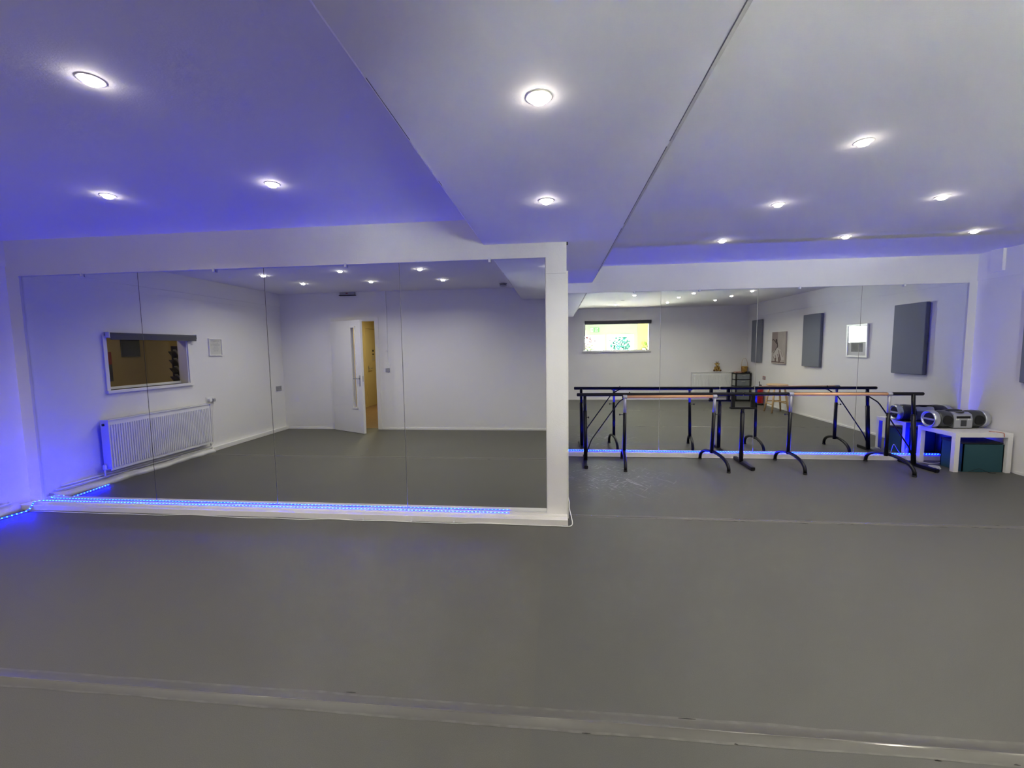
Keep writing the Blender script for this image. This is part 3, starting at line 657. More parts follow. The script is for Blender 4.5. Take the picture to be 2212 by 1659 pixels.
# ------------------------------------------------------------------ back wall: door, switch, conduit
d1 = empty('door_1', (-3.68, YK, 0)); d1['kind'] = 'structure'
g = G()
g.box(DX0-.055, DX0+.019, YK, YK+.016, 0, DZ+.055, bev=.002); g.box(DX1-.019, DX1+.055, YK, YK+.016, 0, DZ+.055, bev=.002); g.box(DX0+.019, DX1-.019, YK, YK+.015, DZ-.021, DZ+.054, bev=.002)
g.box(DX0+.001, DX0+.02, YK-WT-.002, YK-.001, 0, DZ-.002); g.box(DX1-.02, DX1-.001, YK-WT-.002, YK-.001, 0, DZ-.002); g.box(DX0+.02, DX1-.02, YK-WT-.002, YK-.001, DZ-.02, DZ-.002); obj('door_frame', g, m_gloss, d1)
# leaf swings in; local frame then rotate
HX, HY, AN = -4.078, -.385, math.radians(27.5)
def leafxf(g):
    rot = Matrix.Rotation(AN, 4, 'Z'); mt = Matrix.Translation((HX, HY, 0)) @ rot; bmesh.ops.transform(g.bm, matrix=mt, verts=g.bm.verts)
LW, LT = .848, .044; V0, V1, VZ0, VZ1 = .585, .695, .455, 1.862
g = G(); g.box(0, V0, 0, LT, .006, 1.985); g.box(V1, LW, 0, LT, .006, 1.985); g.box(V0, V1, 0, LT, .006, VZ0); g.box(V0, V1, 0, LT, VZ1, 1.985)
bmesh.ops.remove_doubles(g.bm, verts=g.bm.verts, dist=1e-5); leafxf(g); leaf = obj('door_leaf', g, m_gloss, d1)
g = G()
for s0, s1 in ((LT, LT+.010), (-.010, 0)):
    g.box(V0-.022, V0+.004, s0, s1, VZ0-.022, VZ1+.022, bev=.002); g.box(V1-.004, V1+.022, s0, s1, VZ0-.022, VZ1+.022, bev=.002); g.box(V0-.022, V1+.022, s0, s1, VZ0-.022, VZ0+.004, bev=.002); g.box(V0-.022, V1+.022, s0, s1, VZ1-.004, VZ1+.022, bev=.002)
leafxf(g); obj('panel_beading', g, m_gloss, leaf)
g = G(); g.box(V0, V1, LT*.4, LT*.55, VZ0, VZ1); leafxf(g); obj('vision_glass', g, m_glass, leaf)
g = G(); g.box(.775, .805, LT, LT+.007, .84, 1.03, bev=.002); g.cyl((.790, LT+.006, .975), (.790, LT+.045, .975), .009, seg=14); g.tube([(.790, LT+.045, .975), (.775, LT+.05, .975), (.700, LT+.05, .975), (.675, LT+.046, .972)], .0085, 12); g.cyl((.790, LT, .888), (.790, LT+.014, .888), .013, seg=18)
leafxf(g); obj('door_handle', g, m_steel, leaf)
g = G(); g.box(.8475, .8495, .012, .034, .92, 1.02); leafxf(g); obj('lock_plate', g, m_steel, leaf)
for z in (1.79, .985, .25):
    g = G(); g.cyl((HX-.006, HY+.012, z-.05), (HX-.006, HY+.012, z+.05), .009, seg=12); g.box(HX-.006, HX+.004, HY-.01, HY+.016, z-.05, z+.05); obj('hinge', g, m_steel, leaf)
g = G(); g.box(-3.070, -3.042, YK, YK+.020, 1.46, ZC-.001, bev=.001); g.box(-3.064, -3.046, YK, YK+.014, 1.215, 1.46, bev=.001); g.box(-3.075, -3.037, YK, YK+.024, 1.448, 1.474, bev=.003)
tag(obj('cable_trunking', g, m_plastic), 'white vertical cable trunking on the back wall right of the reflected door', 'trunking')
r, B = plate('light_switch', (-3.060, YK, 1.172), '+y', .088, .088, '', 'switch'); tag(r, 'white light switch under the cable trunking beside the reflected door', 'switch')
r, B = plate('wall_plate', (-3.060, YK, 1.092), '+y', .080, .062, '', 'none', m_greyplastic); tag(r, 'small grey plate directly under the white light switch', 'plate')
r = empty('emergency_light', (-3.75, YK, 2.49))
g = G(); g.box(-3.895, -3.612, YK, YK+.05, 2.462, ZC-.004, bev=.006); obj('housing', g, m_greyplastic, r)
g = G(); g.box(-3.905, -3.602, YK, YK+.058, 2.452, 2.462, bev=.002); obj('base_rim', g, m_dark, r)
g = G(); g.box(-3.775, -3.735, YK+.05, YK+.0515, 2.485, 2.500); obj('indicator', g, mat('dark_red_lens', (.20, .01, .02), .3), r)
tag(r, 'slim grey fitting with a red mark high on the wall above the reflected door', 'emergency light')
r = empty('smoke_detector', (-.85, .12, ZC))
g = G(); g.lathe((-.85, .12, ZC), [(.060, 0), (.062, -.012), (.058, -.016)]); obj('mounting_base', g, m_greyplastic, r)
g = G(); g.lathe((-.85, .12, ZC-.016), [(.045, 0), (.045, -.010)]); obj('dark_gap_ring', g, m_dark, r)
g = G(); g.lathe((-.85, .12, ZC-.026), [(.058, 0), (.060, -.006), (.050, -.020), (.02, -.024)]); obj('sensor_dome', g, m_greyplastic, r)
tag(r, 'round grey smoke detector on the ceiling beside the boxed beam, seen in the left mirror', 'smoke detector')

# ------------------------------------------------------------------ back wall right bay: lobby window, radiator, toy, drawers
w2 = empty('window_2', ((BX0+BX1)/2, YK, BZ0)); w2['kind'] = 'structure'
g = G()
g.box(BX0-.055, BX0, YK, YK+.016, BZ0+.001, BZ1-.001, bev=.002); g.box(BX1, BX1+.035, YK, YK+.016, BZ0+.001, BZ1-.001, bev=.002); g.box(BX0-.055, BX1+.035, YK, YK+.016, BZ1, BZ1+.04, bev=.002)
for a, b2, c, d in ((BX0+.001, BX0+.02, BZ0+.021, BZ1-.021), (BX1-.02, BX1-.001, BZ0+.021, BZ1-.021), (BX0+.001, BX1-.001, BZ1-.02, BZ1-.001), (BX0+.001, BX1-.001, BZ0+.001, BZ0+.02)): g.box(a, b2, YK-WT+.001, YK-.001, c, d)
obj('window_frame', g, m_gloss, w2)
g = G(); g.box(BX0-.06, BX1+.04, YK-.01, YK+.035, BZ0-.036, BZ0, bev=.003); obj('window_sill', g, m_gloss, w2)
g = G(); g.box(BX0+.02, BX1-.02, YK-.075, YK-.070, BZ0+.02, BZ1-.02); obj('window_pane', g, m_glass, w2)
blind('x', .775, 2.575, YK, 2.150, 'rolled charcoal blind over the bright lobby window, reflected in the right mirrors', .030, .055)
radiator('x', 3.645, 4.95, YK, .130, .745, 'white ribbed radiator on the back wall behind the drawer unit and plush toy', .10)
g = G(); g.box(4.215, 4.365, YK, YK+.13, .764, .776, bev=.002); g.box(4.28, 4.30, YK, YK+.06, .735, .764); tag(obj('wall_shelf', g, m_gloss), 'tiny white wall shelf above the radiator holding the plush toy', 'shelf')
# plush giraffe-like toy
m_plush = mat('mustard_plush', (.42, .27, .06), .95, bump=.6, bscale=300); m_pbrown = mat('brown_plush', (.10, .035, .012), .95, bump=.6, bscale=300); m_pcream = mat('cream_plush', (.62, .50, .25), .95, bump=.5, bscale=300)
r = empty('plush_toy', (4.285, YK+.075, .776)); tx, ty, tz = 4.285, YK+.075, .776
g = G(); g.ball((tx, ty, tz+.060), .062, .050, .062); g.ball((tx, ty, tz+.120), .036, .032, .045); g.ball((tx, ty+.006, tz+.182), .044, .040, .042)
g.ball((tx-.062, ty+.020, tz+.030), .034, .040, .028); g.ball((tx+.062, ty+.020, tz+.030), .034, .040, .028)
g.ball((tx-.055, ty+.01, tz+.085), .020, .020, .045); g.ball((tx+.055, ty+.01, tz+.085), .020, .020, .045); g.ball((tx-.052, ty, tz+.200), .018, .010, .012); g.ball((tx+.052, ty, tz+.200), .018, .010, .012)
bd = obj('plush_body', g, m_plush, r); md = bd.modifiers.new('merge', 'REMESH'); md.mode = 'VOXEL'; md.voxel_size = .005; md.use_smooth_shade = True
g = G(); g.ball((tx+.006, ty+.050, tz+.172), .032, .026, .024); obj('muzzle', g, m_pcream, r)
for s_ in (-1, 1):
    g = G(); g.cyl((tx+s_*.022, ty, tz+.215), (tx+s_*.026, ty, tz+.240), .006, seg=10); g.ball((tx+s_*.027, ty, tz+.246), .011); obj('horn', g, m_pbrown, r)
    g = G(); g.ball((tx+s_*.022, ty+.044, tz+.196), .006); obj('eye', g, m_rubber, r)
    g = G(); g.ball((tx+s_*.082, ty+.034, tz+.024), .024, .026, .024); obj('hoof', g, m_pbrown, r)
g = G(); g.ball((tx, ty+.012, tz+.222), .024, .02, .010); obj('mane_tuft', g, m_pbrown, r)
g = G()
for dx, dz, q in ((-.03, .05, .016), (.02, .075, .018), (.035, .035, .014), (-.01, .025, .015), (.0, .115, .012), (-.035, .09, .012)):
    g.ball((tx+dx, ty+math.sqrt(max(.0, .0025-dx*dx*.5))*.98-.002, tz+dz), q, .006, q*.8, u=10, v=6)
obj('brown_patches', g, m_pbrown, r)
tag(r, 'small mustard and brown plush giraffe sitting above the reflected radiator', 'toy')
# drawer unit
m_drawer = mat('smoky_clear_plastic', (.20, .22, .22), .25, var=.35, vscale=7); m_tray = mat('pale_clear_plastic', (.45, .47, .42), .3, var=.2, vscale=20)
CX0, CX1, CY0, CY1, CT = 4.655, 5.035, -.292, -.03, .720
r = empty('drawer_unit', ((CX0+CX1)/2, (CY0+CY1)/2, 0)); g = G()
for x in (CX0, CX1-.035):
    for y in (CY0, CY1-.035): g.box(x, x+.035, y, y+.035, 0, CT, bev=.003)
for z in (.02, .205, .385, .555): g.box(CX0, CX1, CY0, CY1, z, z+.016)
obj('black_frame', g, m_rubber, r)
g = G(); g.box(CX0-.008, CX1+.008, CY0-.005, CY1+.008, CT, CT+.018, bev=.004); obj('top_board', g, m_rubber, r)
for i, z in enumerate((.040, .224, .404, .574)):
    h = .150 if i < 3 else .132
    g = G(); g.box(CX0+.006, CX1-.006, CY0+.01, CY1-.004, z, z+h, bev=.003); dr = obj('drawer', g, m_tray, r)
    g = G(); g.box(CX0+.038, CX1-.038, CY1-.004, CY1+.004, z+.004, z+h-.004, bev=.002); obj('drawer_front', g, m_drawer, dr)
    g = G(); g.box(4.80, 4.89, CY1+.002, CY1+.014, z+h-.035, z+h-.022, bev=.002); obj('drawer_pull', g, m_tray, dr)
tag(r, 'black framed unit of four smoky plastic drawers in the back right corner', 'drawers')
# things on the drawer unit
g = G(); rnd = random.Random(9)
for k in range(5):
    a = rnd.uniform(-.3, .3); c_, s_ = math.cos(a), math.sin(a); cx, cy = 4.76+rnd.uniform(-.02, .04), -.17+rnd.uniform(-.03, .03); z = .7385+k*.006
    P = [(cx+c_*u-s_*v, cy+s_*u+c_*v) for u, v in ((-.085, -.10), (.085, -.10), (.085, .10), (-.085, .10))]; g.prism(P, 'z', z, z+.005, m=k % 2)
tag(obj('paper_pile', g, [mat('pink_leaflet', (.50, .22, .19), .7, var=.4, vscale=40), mat('cream_leaflet', (.60, .50, .40), .7, var=.3, vscale=40)]), 'untidy pile of pink and cream papers on top of the drawer unit', 'papers')
g = G(); g.box(4.935, 5.025, -.15, -.045, .7385, .775, bev=.012); tag(obj('black_pouch', g, m_rubber), 'small black pouch on the corner of the drawer unit beside the basket', 'pouch')
r = empty('wicker_basket', (4.955, -.255, .7385)); m_wick = mat('ochre_wicker', (.42, .25, .05), .8, bump=1., bscale=160, var=.3, vscale=60)
g = G(); g.lathe((4.955, -.255, .7385), [(.062, 0), (.070, .02), (.080, .15), (.082, .165), (.076, .165), (.066, .02), (.01, .015)]); obj('basket_body', g, m_wick, r)
for off in (-.006, .006):
    g = G(); g.tube([(4.955+.080*math.cos(a), -.255+off, .885+.235*math.sin(a)) for a in [PI*i/20 for i in range(21)]], .0035, 8); obj('basket_handle', g, mat('pale_cane', (.55, .42, .30), .6), r)
tag(r, 'ochre wicker basket with a tall thin hoop handle on the drawer unit', 'basket')

# ------------------------------------------------------------------ right wall
for (y0, y1, z0, z1, l) in ((-.04, .466, 1.035, 2.09, 'grey fabric acoustic panel nearest the back right corner, split by a mirror joint'),
                            (2.257, 2.838, 1.022, 2.055, 'grey fabric acoustic panel reflected between the dancer canvas and the white frame'),
                            (4.615, 5.172, 1.018, 2.022, 'large grey fabric acoustic panel nearest the right mirrors, at the photo edge')):
    g = G(); g.box(XR-.056, XR-.004, y0, y1, z0, z1, bev=.008); tag(obj('acoustic_panel', g, m_acou), l, 'acoustic panel', 'grey acoustic panels on the right wall')
# dancer canvas
r = empty('canvas_print', (XR, 1.275, 1.39)); CY, CH = (.978, 1.572), (1.028, 1.755)
g = G(); g.box(XR-.036, XR, CY[0], CY[1], CH[0], CH[1], bev=.004); obj('canvas_block', g, mat('greige_canvas', (.40, .36, .33), .85, var=.18, vscale=4), r)
def CP(u, v): return (CY[1]-(1-u)*(CY[1]-CY[0]), CH[1]-v*(CH[1]-CH[0]))     # u 0 left..1 right as seen in the mirror (y rises to the right)
def paint(g, pts, m, k):
    pts = [CP(*p) for p in pts]; vs = [g.bm.verts.new((XR-.0364-.0002*k, a, b2)) for a, b2 in pts]
    f = g.bm.faces.new(vs); f.material_index = m
g = G()
def stroke(g, pts, wd, m, k):
    P = [Vector(p) for p in pts]
    for i in range(len(P)-1):
        d = (P[i+1]-P[i]).normalized(); nv = Vector((-d.y, d.x))*wd/2; w0 = wd; a, b2 = P[i]-d*wd*.2, P[i+1]+d*wd*.2
        paint(g, [a+nv, b2+nv, b2-nv, a-nv], m, k+i*.01)
paint(g, [(0, 0), (.42, 0), (.46, .40), (.30, .55), (0, .66)], 0, 1)                     # mauve backdrop half
stroke(g, [(.03, .26), (.10, .235), (.20, .27), (.30, .33), (.38, .37)], .030, 1, 2)     # raised arm
paint(g, [(.27, .25), (.33, .215), (.40, .235), (.41, .29), (.36, .33), (.29, .30)], 1, 3)  # head
stroke(g, [(.37, .30), (.43, .38), (.45, .44), (.41, .50), (.32, .55)], .055, 1, 4)      # back
stroke(g, [(.32, .55), (.25, .60), (.15, .66)], .022, 1, 5)                              # lowered arm
paint(g, [(.40, .50), (.62, .54), (.80, .62), (.95, .86), (.60, .90), (.20, .92), (.10, .80), (.24, .64)], 2, 6)  # pale skirt
for i, s_ in enumerate([[(.55, .58), (.66, .92)], [(.70, .60), (.84, .78)], [(.48, .70), (.58, .93)], [(.30, .74), (.38, .86)], [(.62, .72), (.72, .88)], [(.14, .78), (.20, .84)]]): stroke(g, s_, .045, 0 if i % 2 else 3, 7+i*.2)
stroke(g, [(.30, .84), (.32, .93)], .10, 3, 9); stroke(g, [(.55, .82), (.60, .95)], .09, 3, 9.2)
stroke(g, [(.02, .945), (.30, .94), (.60, .955), (.97, .95)], .028, 3, 10)
obj('dancer_painting', g, [mat('mauve_wash', (.27, .22, .21), .85), mat('umber_paint', (.045, .03, .028), .8), mat('pale_wash', (.50, .46, .44), .85), mat('brown_wash', (.14, .095, .09), .85)], r)
tag(r, 'tall canvas painting of a dancer in a pale skirt, reflected above the stool', 'picture')
# white framed picture
r = empty('framed_photo', (XR, 3.81, 1.51)); y0, y1, z0, z1 = 3.555, 4.055, 1.232, 1.790
g = G(); f = .030
g.box(XR-.026, XR, y0, y1, z0, z0+f, bev=.003); g.box(XR-.026, XR, y0, y1, z1-f, z1, bev=.003); g.box(XR-.0255, XR, y0, y0+f, z0+f-.001, z1-f+.001, bev=.003); g.box(XR-.0255, XR, y1-f, y1, z0+f-.001, z1-f+.001, bev=.003); obj('frame', g, m_gloss, r)
g = G(); g.box(XR-.010, XR-.002, y0+f, y1-f, z0+f, z1-f); obj('white_mount', g, mat('mount_card', (.66, .67, .66), .8), r)
g = G(); g.box(XR-.0112, XR-.010, 3.66, 3.94, 1.325, 1.475); obj('small_photo', g, mat('grey_photo', (.16, .16, .16), .6, var=.8, vscale=9), r)
g = G(); g.box(XR-.018, XR-.015, y0+f-.003, y1-f+.003, z0+f-.003, z1-f+.003); obj('glazing', g, m_glass, r)
r.rotation_euler = (0, math.radians(-1.3), 0); r.location.x -= .008
tag(r, 'white framed small grey photo behind glass, crossed by the last mirror joint', 'picture')
r, B = plate('wall_plate', (XR, .59, .655), '-x', .13, .085, '', 'none', mat('dusty_pink_plate', (.42, .22, .19), .5)); g = G(); B(g, -.035, .035, .010, .012, -.025, .025); obj('inset', g, m_greyplastic, r)
tag(r, 'small pinkish wall plate on the right wall above the fire extinguisher', 'plate')
# extinguisher
r = empty('fire_extinguisher', (4.955, .64, 0)); ex, ey = 4.955, .64
g = G(); g.lathe((ex, ey, 0), [(.076, 0), (.080, .01), (.080, .34), (.074, .38), (.050, .42), (.026, .44), (.022, .46)], seg=32); obj('red_cylinder', g, m_red, r)
g = G(); g.lathe((ex, ey, 0), [(.0815, .0), (.0815, .045)], seg=32); obj('base_ring', g, m_rubber, r)
g = G(); g.lathe((ex, ey, .20), [(.0806, 0), (.0806, .11)], seg=32); obj('paper_label', g, mat('extinguisher_label', (.45, .05, .04), .5, var=.5, vscale=30), r)
g = G(); g.cyl((ex, ey, .455), (ex, ey, .485), .016, seg=14); g.tube([(ex, ey, .480), (ex-.015, ey+.02, .505), (ex-.035, ey+.05, .55), (ex-.045, ey+.065, .575)], .009, 8); g.tube([(ex, ey, .475), (ex-.02, ey+.03, .490), (ex-.05, ey+.07, .488)], .008, 8); obj('lever_valve', g, m_rubber, r)
g = G(); g.tube([(ex+.01, ey-.01, .475), (ex+.04, ey-.04, .485), (ex+.07, ey-.075, .46), (ex+.078, ey-.09, .40), (ex+.070, ey-.085, .25), (ex+.062, ey-.078, .16)], .010, 10); g.cyl((ex+.062, ey-.078, .17), (ex+.060, ey-.075, .08), .014, .018, seg=12); obj('hose', g, m_rubber, r)
tag(r, 'red fire extinguisher standing on the floor behind the reflected wooden stool', 'fire extinguisher')
# stool
r = empty('wooden_stool', (4.77, 1.865, 0)); sx, sy_ = 4.755, 1.865
g = G(); g.lathe((sx, sy_, .585), [(.190, 0), (.205, .006), (.208, .018), (.200, .028), (.15, .030), (.01, .026)], seg=40); obj('round_seat', g, m_stool, r)
ft = [(sx-.17, sy_-.17), (sx-.17, sy_+.17), (sx+.17, sy_-.17), (sx+.17, sy_+.17)]; tp = [(sx-.10, sy_-.10), (sx-.10, sy_+.10), (sx+.10, sy_-.10), (sx+.10, sy_+.10)]
for a, b2 in zip(ft, tp):
    g = G(); g.tube([(a[0], a[1], 0), ((a[0]+b2[0])/2, (a[1]+b2[1])/2, .293), (b2[0], b2[1], .588)], [.0165, .021, .018], 14); obj('leg', g, m_stool, r)
def at_z(i, z): a, b2 = ft[i], tp[i]; t_ = z/.588; return (a[0]+(b2[0]-a[0])*t_, a[1]+(b2[1]-a[1])*t_, z)
for i, j, z in ((0, 1, .185), (2, 3, .205), (0, 2, .235), (1, 3, .250)):
    g = G(); g.cyl(at_z(i, z), at_z(j, z), .0125, seg=12); obj('stretcher', g, m_stool, r)
tag(r, 'round pine stool on four splayed legs, reflected under the dancer canvas', 'stool')

# ------------------------------------------------------------------ room behind the ochre lit window (left)
def room(prefix, x0, x1, y0, y1, z1, open_side, mw, mf, mc=None, t_=.05):
    g = G(); g.box(x0, x1, y0, y1, -.05, 0); struct('floor', g, mf); g = G(); g.box(x0, x1, y0, y1, z1, z1+.05); struct('ceiling', g, mc or mw)
    g = G()
    if open_side != '-x': g.box(x0-t_, x0, y0, y1, 0, z1)
    if open_side != '+x': g.box(x1, x1+t_, y0, y1, 0, z1)
    if open_side != '-y': g.box(x0, x1, y0-t_, y0, 0, z1)
    if open_side != '+y': g.box(x0, x1, y1, y1+t_, 0, z1)
    return g
g = room('office', -6.80, XL-WT, .636, 4.2, 2.4, '+x', m_brown, m_hallfloor); struct('wall_office', g, m_brown)
g = G(); g.box(-6.795, -6.775, .764, 1.062, 1.41, 1.76, bev=.002); r = obj('dark_picture', g, mat('dark_green_picture', (.010, .014, .015), .7, var=.5, vscale=12)); tag(r, 'dark square picture on the ochre wall seen through the left window', 'picture')
g = G(); g.box(-6.798, -6.790, 1.215, 1.40, 1.04, 1.30, m=0); g.box(-6.798, -6.790, 1.215, 1.40, 1.30, 1.49, m=1); tag(obj('wall_poster', g, [mat('black_poster', (.03, .03, .04), .5, var=.6, vscale=25), mat('red_poster', (.30, .02, .02), .5)]), 'red and black poster at the left edge of the ochre window view', 'poster')
r = empty('leaflet_rack', (-5.50, 1.42, 1.05))
g = G(); g.box(-5.53, -5.52, 1.30, 1.47, 1.05, 1.56); obj('rack_back', g, m_rubber, r)
for k, z in enumerate((1.06, 1.18, 1.30, 1.42)):
    g = G(); g.prism([(1.31, z), (1.44, z), (1.49, z+.06), (1.48, z+.065), (1.43, z+.012), (1.31, z+.012)], 'x', -5.56, -5.46); p_ = obj('rack_pocket', g, m_rubber, r)
    g = G(); g.prism([(1.40, z+.014), (1.455, z+.085), (1.448, z+.09), (1.39, z+.02)], 'x', -5.55, -5.47); obj('leaflet', g, m_greyplastic, p_)
tag(r, 'dark leaflet rack at the right edge of the ochre window view', 'rack')
area('office_fill_light', (-5.9, 2.4, 2.36), (0, 0, 0), .4, .4, 7, (1, .86, .50))  # bare area light, added out of view to light the office; no fitting
# hall behind the door
g = room('hall', -4.87, -2.9, -5.4, YK-WT, 2.4, '+y', m_yel, m_hallfloor); struct('wall_hall', g, m_yel)
area('hall_fill_light', (-3.9, -2.6, 2.36), (0, 0, 0), .4, .4, 30, (1, .90, .58))  # unseen area light without a fitting, added to brighten the hall
d2 = empty('door_2', (-4.87, -3.85, 0)); d2['kind'] = 'structure'
g = G(); g.box(-4.869, -4.850, -4.45, -4.40, 0, 2.019); g.box(-4.869, -4.850, -3.44, -3.39, 0, 2.019); g.box(-4.870, -4.850, -4.45, -3.39, 2.02, 2.08); obj('door_frame', g, m_yel, d2)
g = G(); g.box(-4.868, -4.858, -4.40, -3.44, 0, 2.00); lf = obj('door_leaf', g, m_yel, d2)
g = G(); g.box(-4.858, -4.853, -3.56, -3.53, .90, 1.06); g.tube([(-4.85, -3.545, .985), (-4.81, -3.545, .985), (-4.81, -3.66, .985)], .009, 8); obj('door_handle', g, m_steel, lf)
g = G(); g.box(-4.858, -4.856, -3.94, -3.76, 1.16, 1.50); g.box(-4.8559, -4.8555, -3.89, -3.81, 1.42, 1.47, m=1); g.box(-4.8559, -4.8555, -3.90, -3.80, 1.34, 1.37, m=1); g.box(-4.8559, -4.8555, -3.90, -3.80, 1.27, 1.30, m=2); g.box(-4.8559, -4.8555, -3.91, -3.79, 1.20, 1.23, m=2)
tag(obj('door_notice', g, [mat('cream_notice', (.48, .38, .20), .6), m_rubber, m_greyplastic]), 'paper notice with dark marks on the ochre hall door', 'notice')

# ------------------------------------------------------------------ lobby behind the bright window
m_lobby = mat('pale_lobby_paint', (.30, .33, .29), .6)
LY = -2.20
g = G(); g.box(.2, 3.6, LY-.08, YK-WT, -.05, 0); struct('floor', g, mat('pale_lobby_floor', (.28, .26, .22), .4))
g = G(); g.box(.2, 3.6, LY-.08, YK-WT, 2.45, 2.5); struct('ceiling', g, m_lobby)
g = G(); g.box(.12, .2, LY-.08, YK-WT, 0, 2.5); g.box(3.6, 3.68, LY-.08, YK-WT, 0, 2.5)
for (a, b2, c, d) in ((.2, .72, 0, 2.45), (.72, 1.53, 0, .90), (.72, 1.53, 1.85, 2.45), (1.53, 1.60, 0, 2.45), (1.60, 2.43, 1.86, 2.45), (2.43, 3.6, 0, 2.45)): g.box(a, b2, LY-.08, LY, c, d)
struct('wall_lobby', g, m_lobby)
g = G(); g.box(2.545, 3.58, LY, LY+.02, 0, 2.44); struct('trim_8', g, mat('pale_yellow_panel', (.50, .42, .20), .5))
w3 = empty('window_3', (1.12, LY, .9)); w3['kind'] = 'structure'
g = G()
for a, b2, c, d in ((.72, .77, .951, 1.799), (1.48, 1.53, .951, 1.799), (.72, 1.53, .90, .95), (.72, 1.53, 1.80, 1.85)): g.box(a, b2, LY-.06, LY+.02, c, d, bev=.003)
obj('window_frame', g, m_gloss, w3); g = G(); g.box(.77, 1.48, LY-.022, LY-.016, .95, 1.80); obj('window_pane', g, m_glass, w3)
d3 = empty('door_3', (2.01, LY, 0)); d3['kind'] = 'structure'
g = G()
for a, b2, c, d in ((1.60, 1.64, 0, 1.819), (2.39, 2.43, 0, 1.819), (1.60, 2.43, 1.82, 1.86)): g.box(a, b2, LY-.07, LY+.03, c, d, bev=.002)
obj('door_frame', g, m_gloss, d3)
g = G()
for a, b2, c, d in ((1.641, 1.69, .01, 1.818), (2.34, 2.389, .01, 1.818), (1.691, 2.339, 1.775, 1.818), (1.691, 2.339, .01, .25)): g.box(a, b2, LY-.05, LY, c, d, bev=.002)
lf = obj('door_leaf', g, m_gloss, d3); g = G(); g.box(1.69, 2.34, LY-.028, LY-.022, .25, 1.775); obj('door_pane', g, m_glass, lf)
g = G(); g.tube([(2.365, LY, 1.0), (2.365, LY+.04, 1.0), (2.27, LY+.04, 1.0)], .009, 8); obj('door_handle', g, m_steel, lf)
# exit sign
r = empty('exit_sign', (1.22, LY, 2.0))
g = G(); g.box(1.078, 1.362, LY, LY+.012, 1.932, 2.078, bev=.002); obj('sign_board', g, mat('sign_green', (.10, .42, .12), .5), r)
g = G(); g.box(1.086, 1.176, LY+.012, LY+.0128, 1.940, 2.070); obj('pictogram_field', g, mat('sign_pale', (.75, .85, .55), .5), r)
g = G(); yz = LY+.0134
g.ball((1.128, yz, 2.048), .010, .0006, .010, u=12, v=6)
for a, b2, wd in (((1.132, 2.036), (1.140, 1.998), .018), ((1.140, 1.998), (1.118, 1.980), .010), ((1.118, 1.980), (1.122, 1.950), .009), ((1.140, 2.0), (1.158, 1.975), .010), ((1.158, 1.975), (1.170, 1.972), .008), ((1.134, 2.030), (1.112, 2.020), .007), ((1.134, 2.028), (1.156, 2.016), .007)):
    a, b2 = Vector(a), Vector(b2); d = (b2-a).normalized(); nv = Vector((-d.y, d.x))*wd/2
    g.prism([tuple(a+nv), tuple(b2+nv), tuple(b2-nv), tuple(a-nv)], 'y', yz-.0004, yz+.0004)
obj('running_figure', g, mat('sign_dark_green', (.05, .22, .06), .5), r)
m_signw = mat('sign_white', (.85, .90, .80), .5)
for txt, z in (('Fire', 2.018), ('exit', 1.955)):
    cu = bpy.data.curves.new(txt, 'FONT'); cu.body = txt; cu.size = .068; cu.align_x = 'CENTER'; cu.extrude = .0004
    to = bpy.data.objects.new('tmp', cu); C.objects.link(to); dg = bpy.context.evaluated_depsgraph_get(); me = bpy.data.meshes.new_from_object(to.evaluated_get(dg)); bpy.data.objects.remove(to)
    me.transform(Matrix.Translation((1.272-1.22, .0132, z-2.0)) @ Matrix.Rotation(PI, 4, 'Z') @ Matrix.Rotation(PI/2, 4, 'X'))
    me.materials.clear(); me.materials.append(m_signw); lo = bpy.data.objects.new('sign_lettering', me); C.objects.link(lo); lo.parent = r
tag(r, 'green and white fire exit sign above the window in the bright lobby view', 'sign')
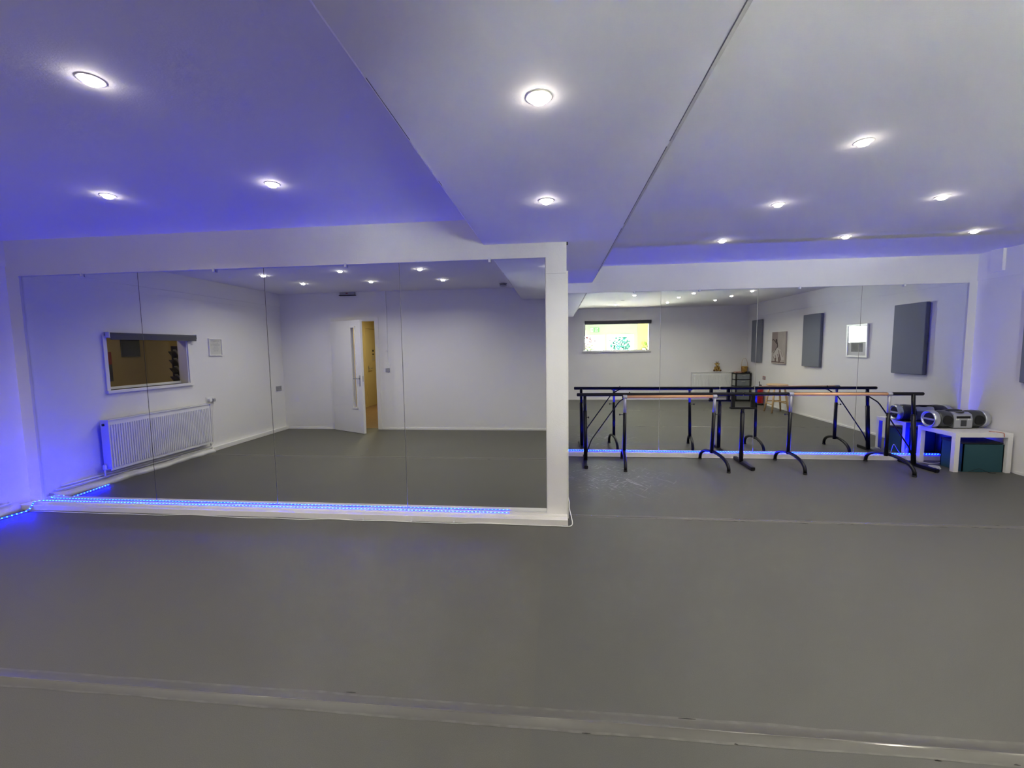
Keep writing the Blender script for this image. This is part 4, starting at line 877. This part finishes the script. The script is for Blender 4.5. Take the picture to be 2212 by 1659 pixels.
# plants
def leafy(name, c, rx, ry, rz, n, size, m, label, stem=True, seed=1, cat='plant'):
    rnd = random.Random(seed); r = empty(name, (c[0], c[1], c[2]-rz)); g = G()
    for i in range(n):
        while True:
            p = Vector((rnd.uniform(-1, 1), rnd.uniform(-1, 1), rnd.uniform(-1, 1)))
            if .3 < p.length < 1: break
        p = Vector((c[0]+p.x*rx, c[1]+p.y*ry, c[2]+p.z*rz)); d = Vector((rnd.uniform(-1, 1), rnd.uniform(-1, 1), rnd.uniform(-.6, 1))).normalized(); a = d.orthogonal().normalized(); s_ = size*rnd.uniform(.6, 1.3)
        vs = [g.bm.verts.new(q) for q in (p, p+d*s_*.5+a*s_*.28, p+d*s_, p+d*s_*.5-a*s_*.28)]; g.bm.faces.new(vs)
    obj('foliage', g, m, r)
    g = G(); g.tube([(c[0], c[1], c[2]-rz), (c[0]+.02, c[1], c[2]), (c[0], c[1]+.02, c[2]+rz*.6)], [.03*rx/.4+.004, .02*rx/.4+.003, .004], 8); obj('stem', g, m_stool, r)
    return r
m_leaf = mat('garden_leaf', (.0075, .025, .020), 1, spec=0, var=.4, vscale=3); m_leaf2 = mat('lime_leaf', (.008, .018, .002), 1, spec=0, var=.3, vscale=5)
r = leafy('potted_plant', (2.72, LY+.16, 1.50), .085, .08, .10, 90, .06, mat('bright_lime_leaf', (.30, .50, .08), .5, var=.3, vscale=9), '', seed=3)
g = G(); g.lathe((2.72, LY+.16, 1.33), [(.045, 0), (.058, .09), (.052, .09), (.04, .02)]); obj('plant_pot', g, m_plastic, r); tag(r, 'small potted plant with lime leaves at the right of the lobby window view', 'plant')
g = G(); g.box(2.56, 3.0, LY+.02, LY+.26, 1.30, 1.33, bev=.003); tag(obj('lobby_shelf', g, m_gloss), 'narrow white shelf carrying the potted plant in the lobby', 'shelf')
g = G(); g.box(-6, 10, -14, LY-.08, -.15, -.05); o = struct('ground', g, mat('pale_paving', (.55, .54, .52), .8, var=.1))
r = leafy('garden_shrub', (2.35, -4.1, 1.0), .62, .5, 1.0, 1500, .13, m_leaf, '', seed=4); tag(r, 'bushy blue green shrub outside the glazed lobby door', 'shrub')
r = leafy('garden_shrub', (1.15, -4.3, .95), .30, .3, .55, 420, .12, m_leaf2, '', seed=6); tag(r, 'small bright green shrub outside the lobby window under the exit sign', 'shrub')
r = leafy('garden_tree', (.75, -6.2, 2.0), .9, .6, .75, 500, .17, mat('red_leaf', (.015, .008, .009), 1, spec=0, var=.3), '', seed=8); tag(r, 'reddish tree outside the lobby window under the exit sign', 'tree')
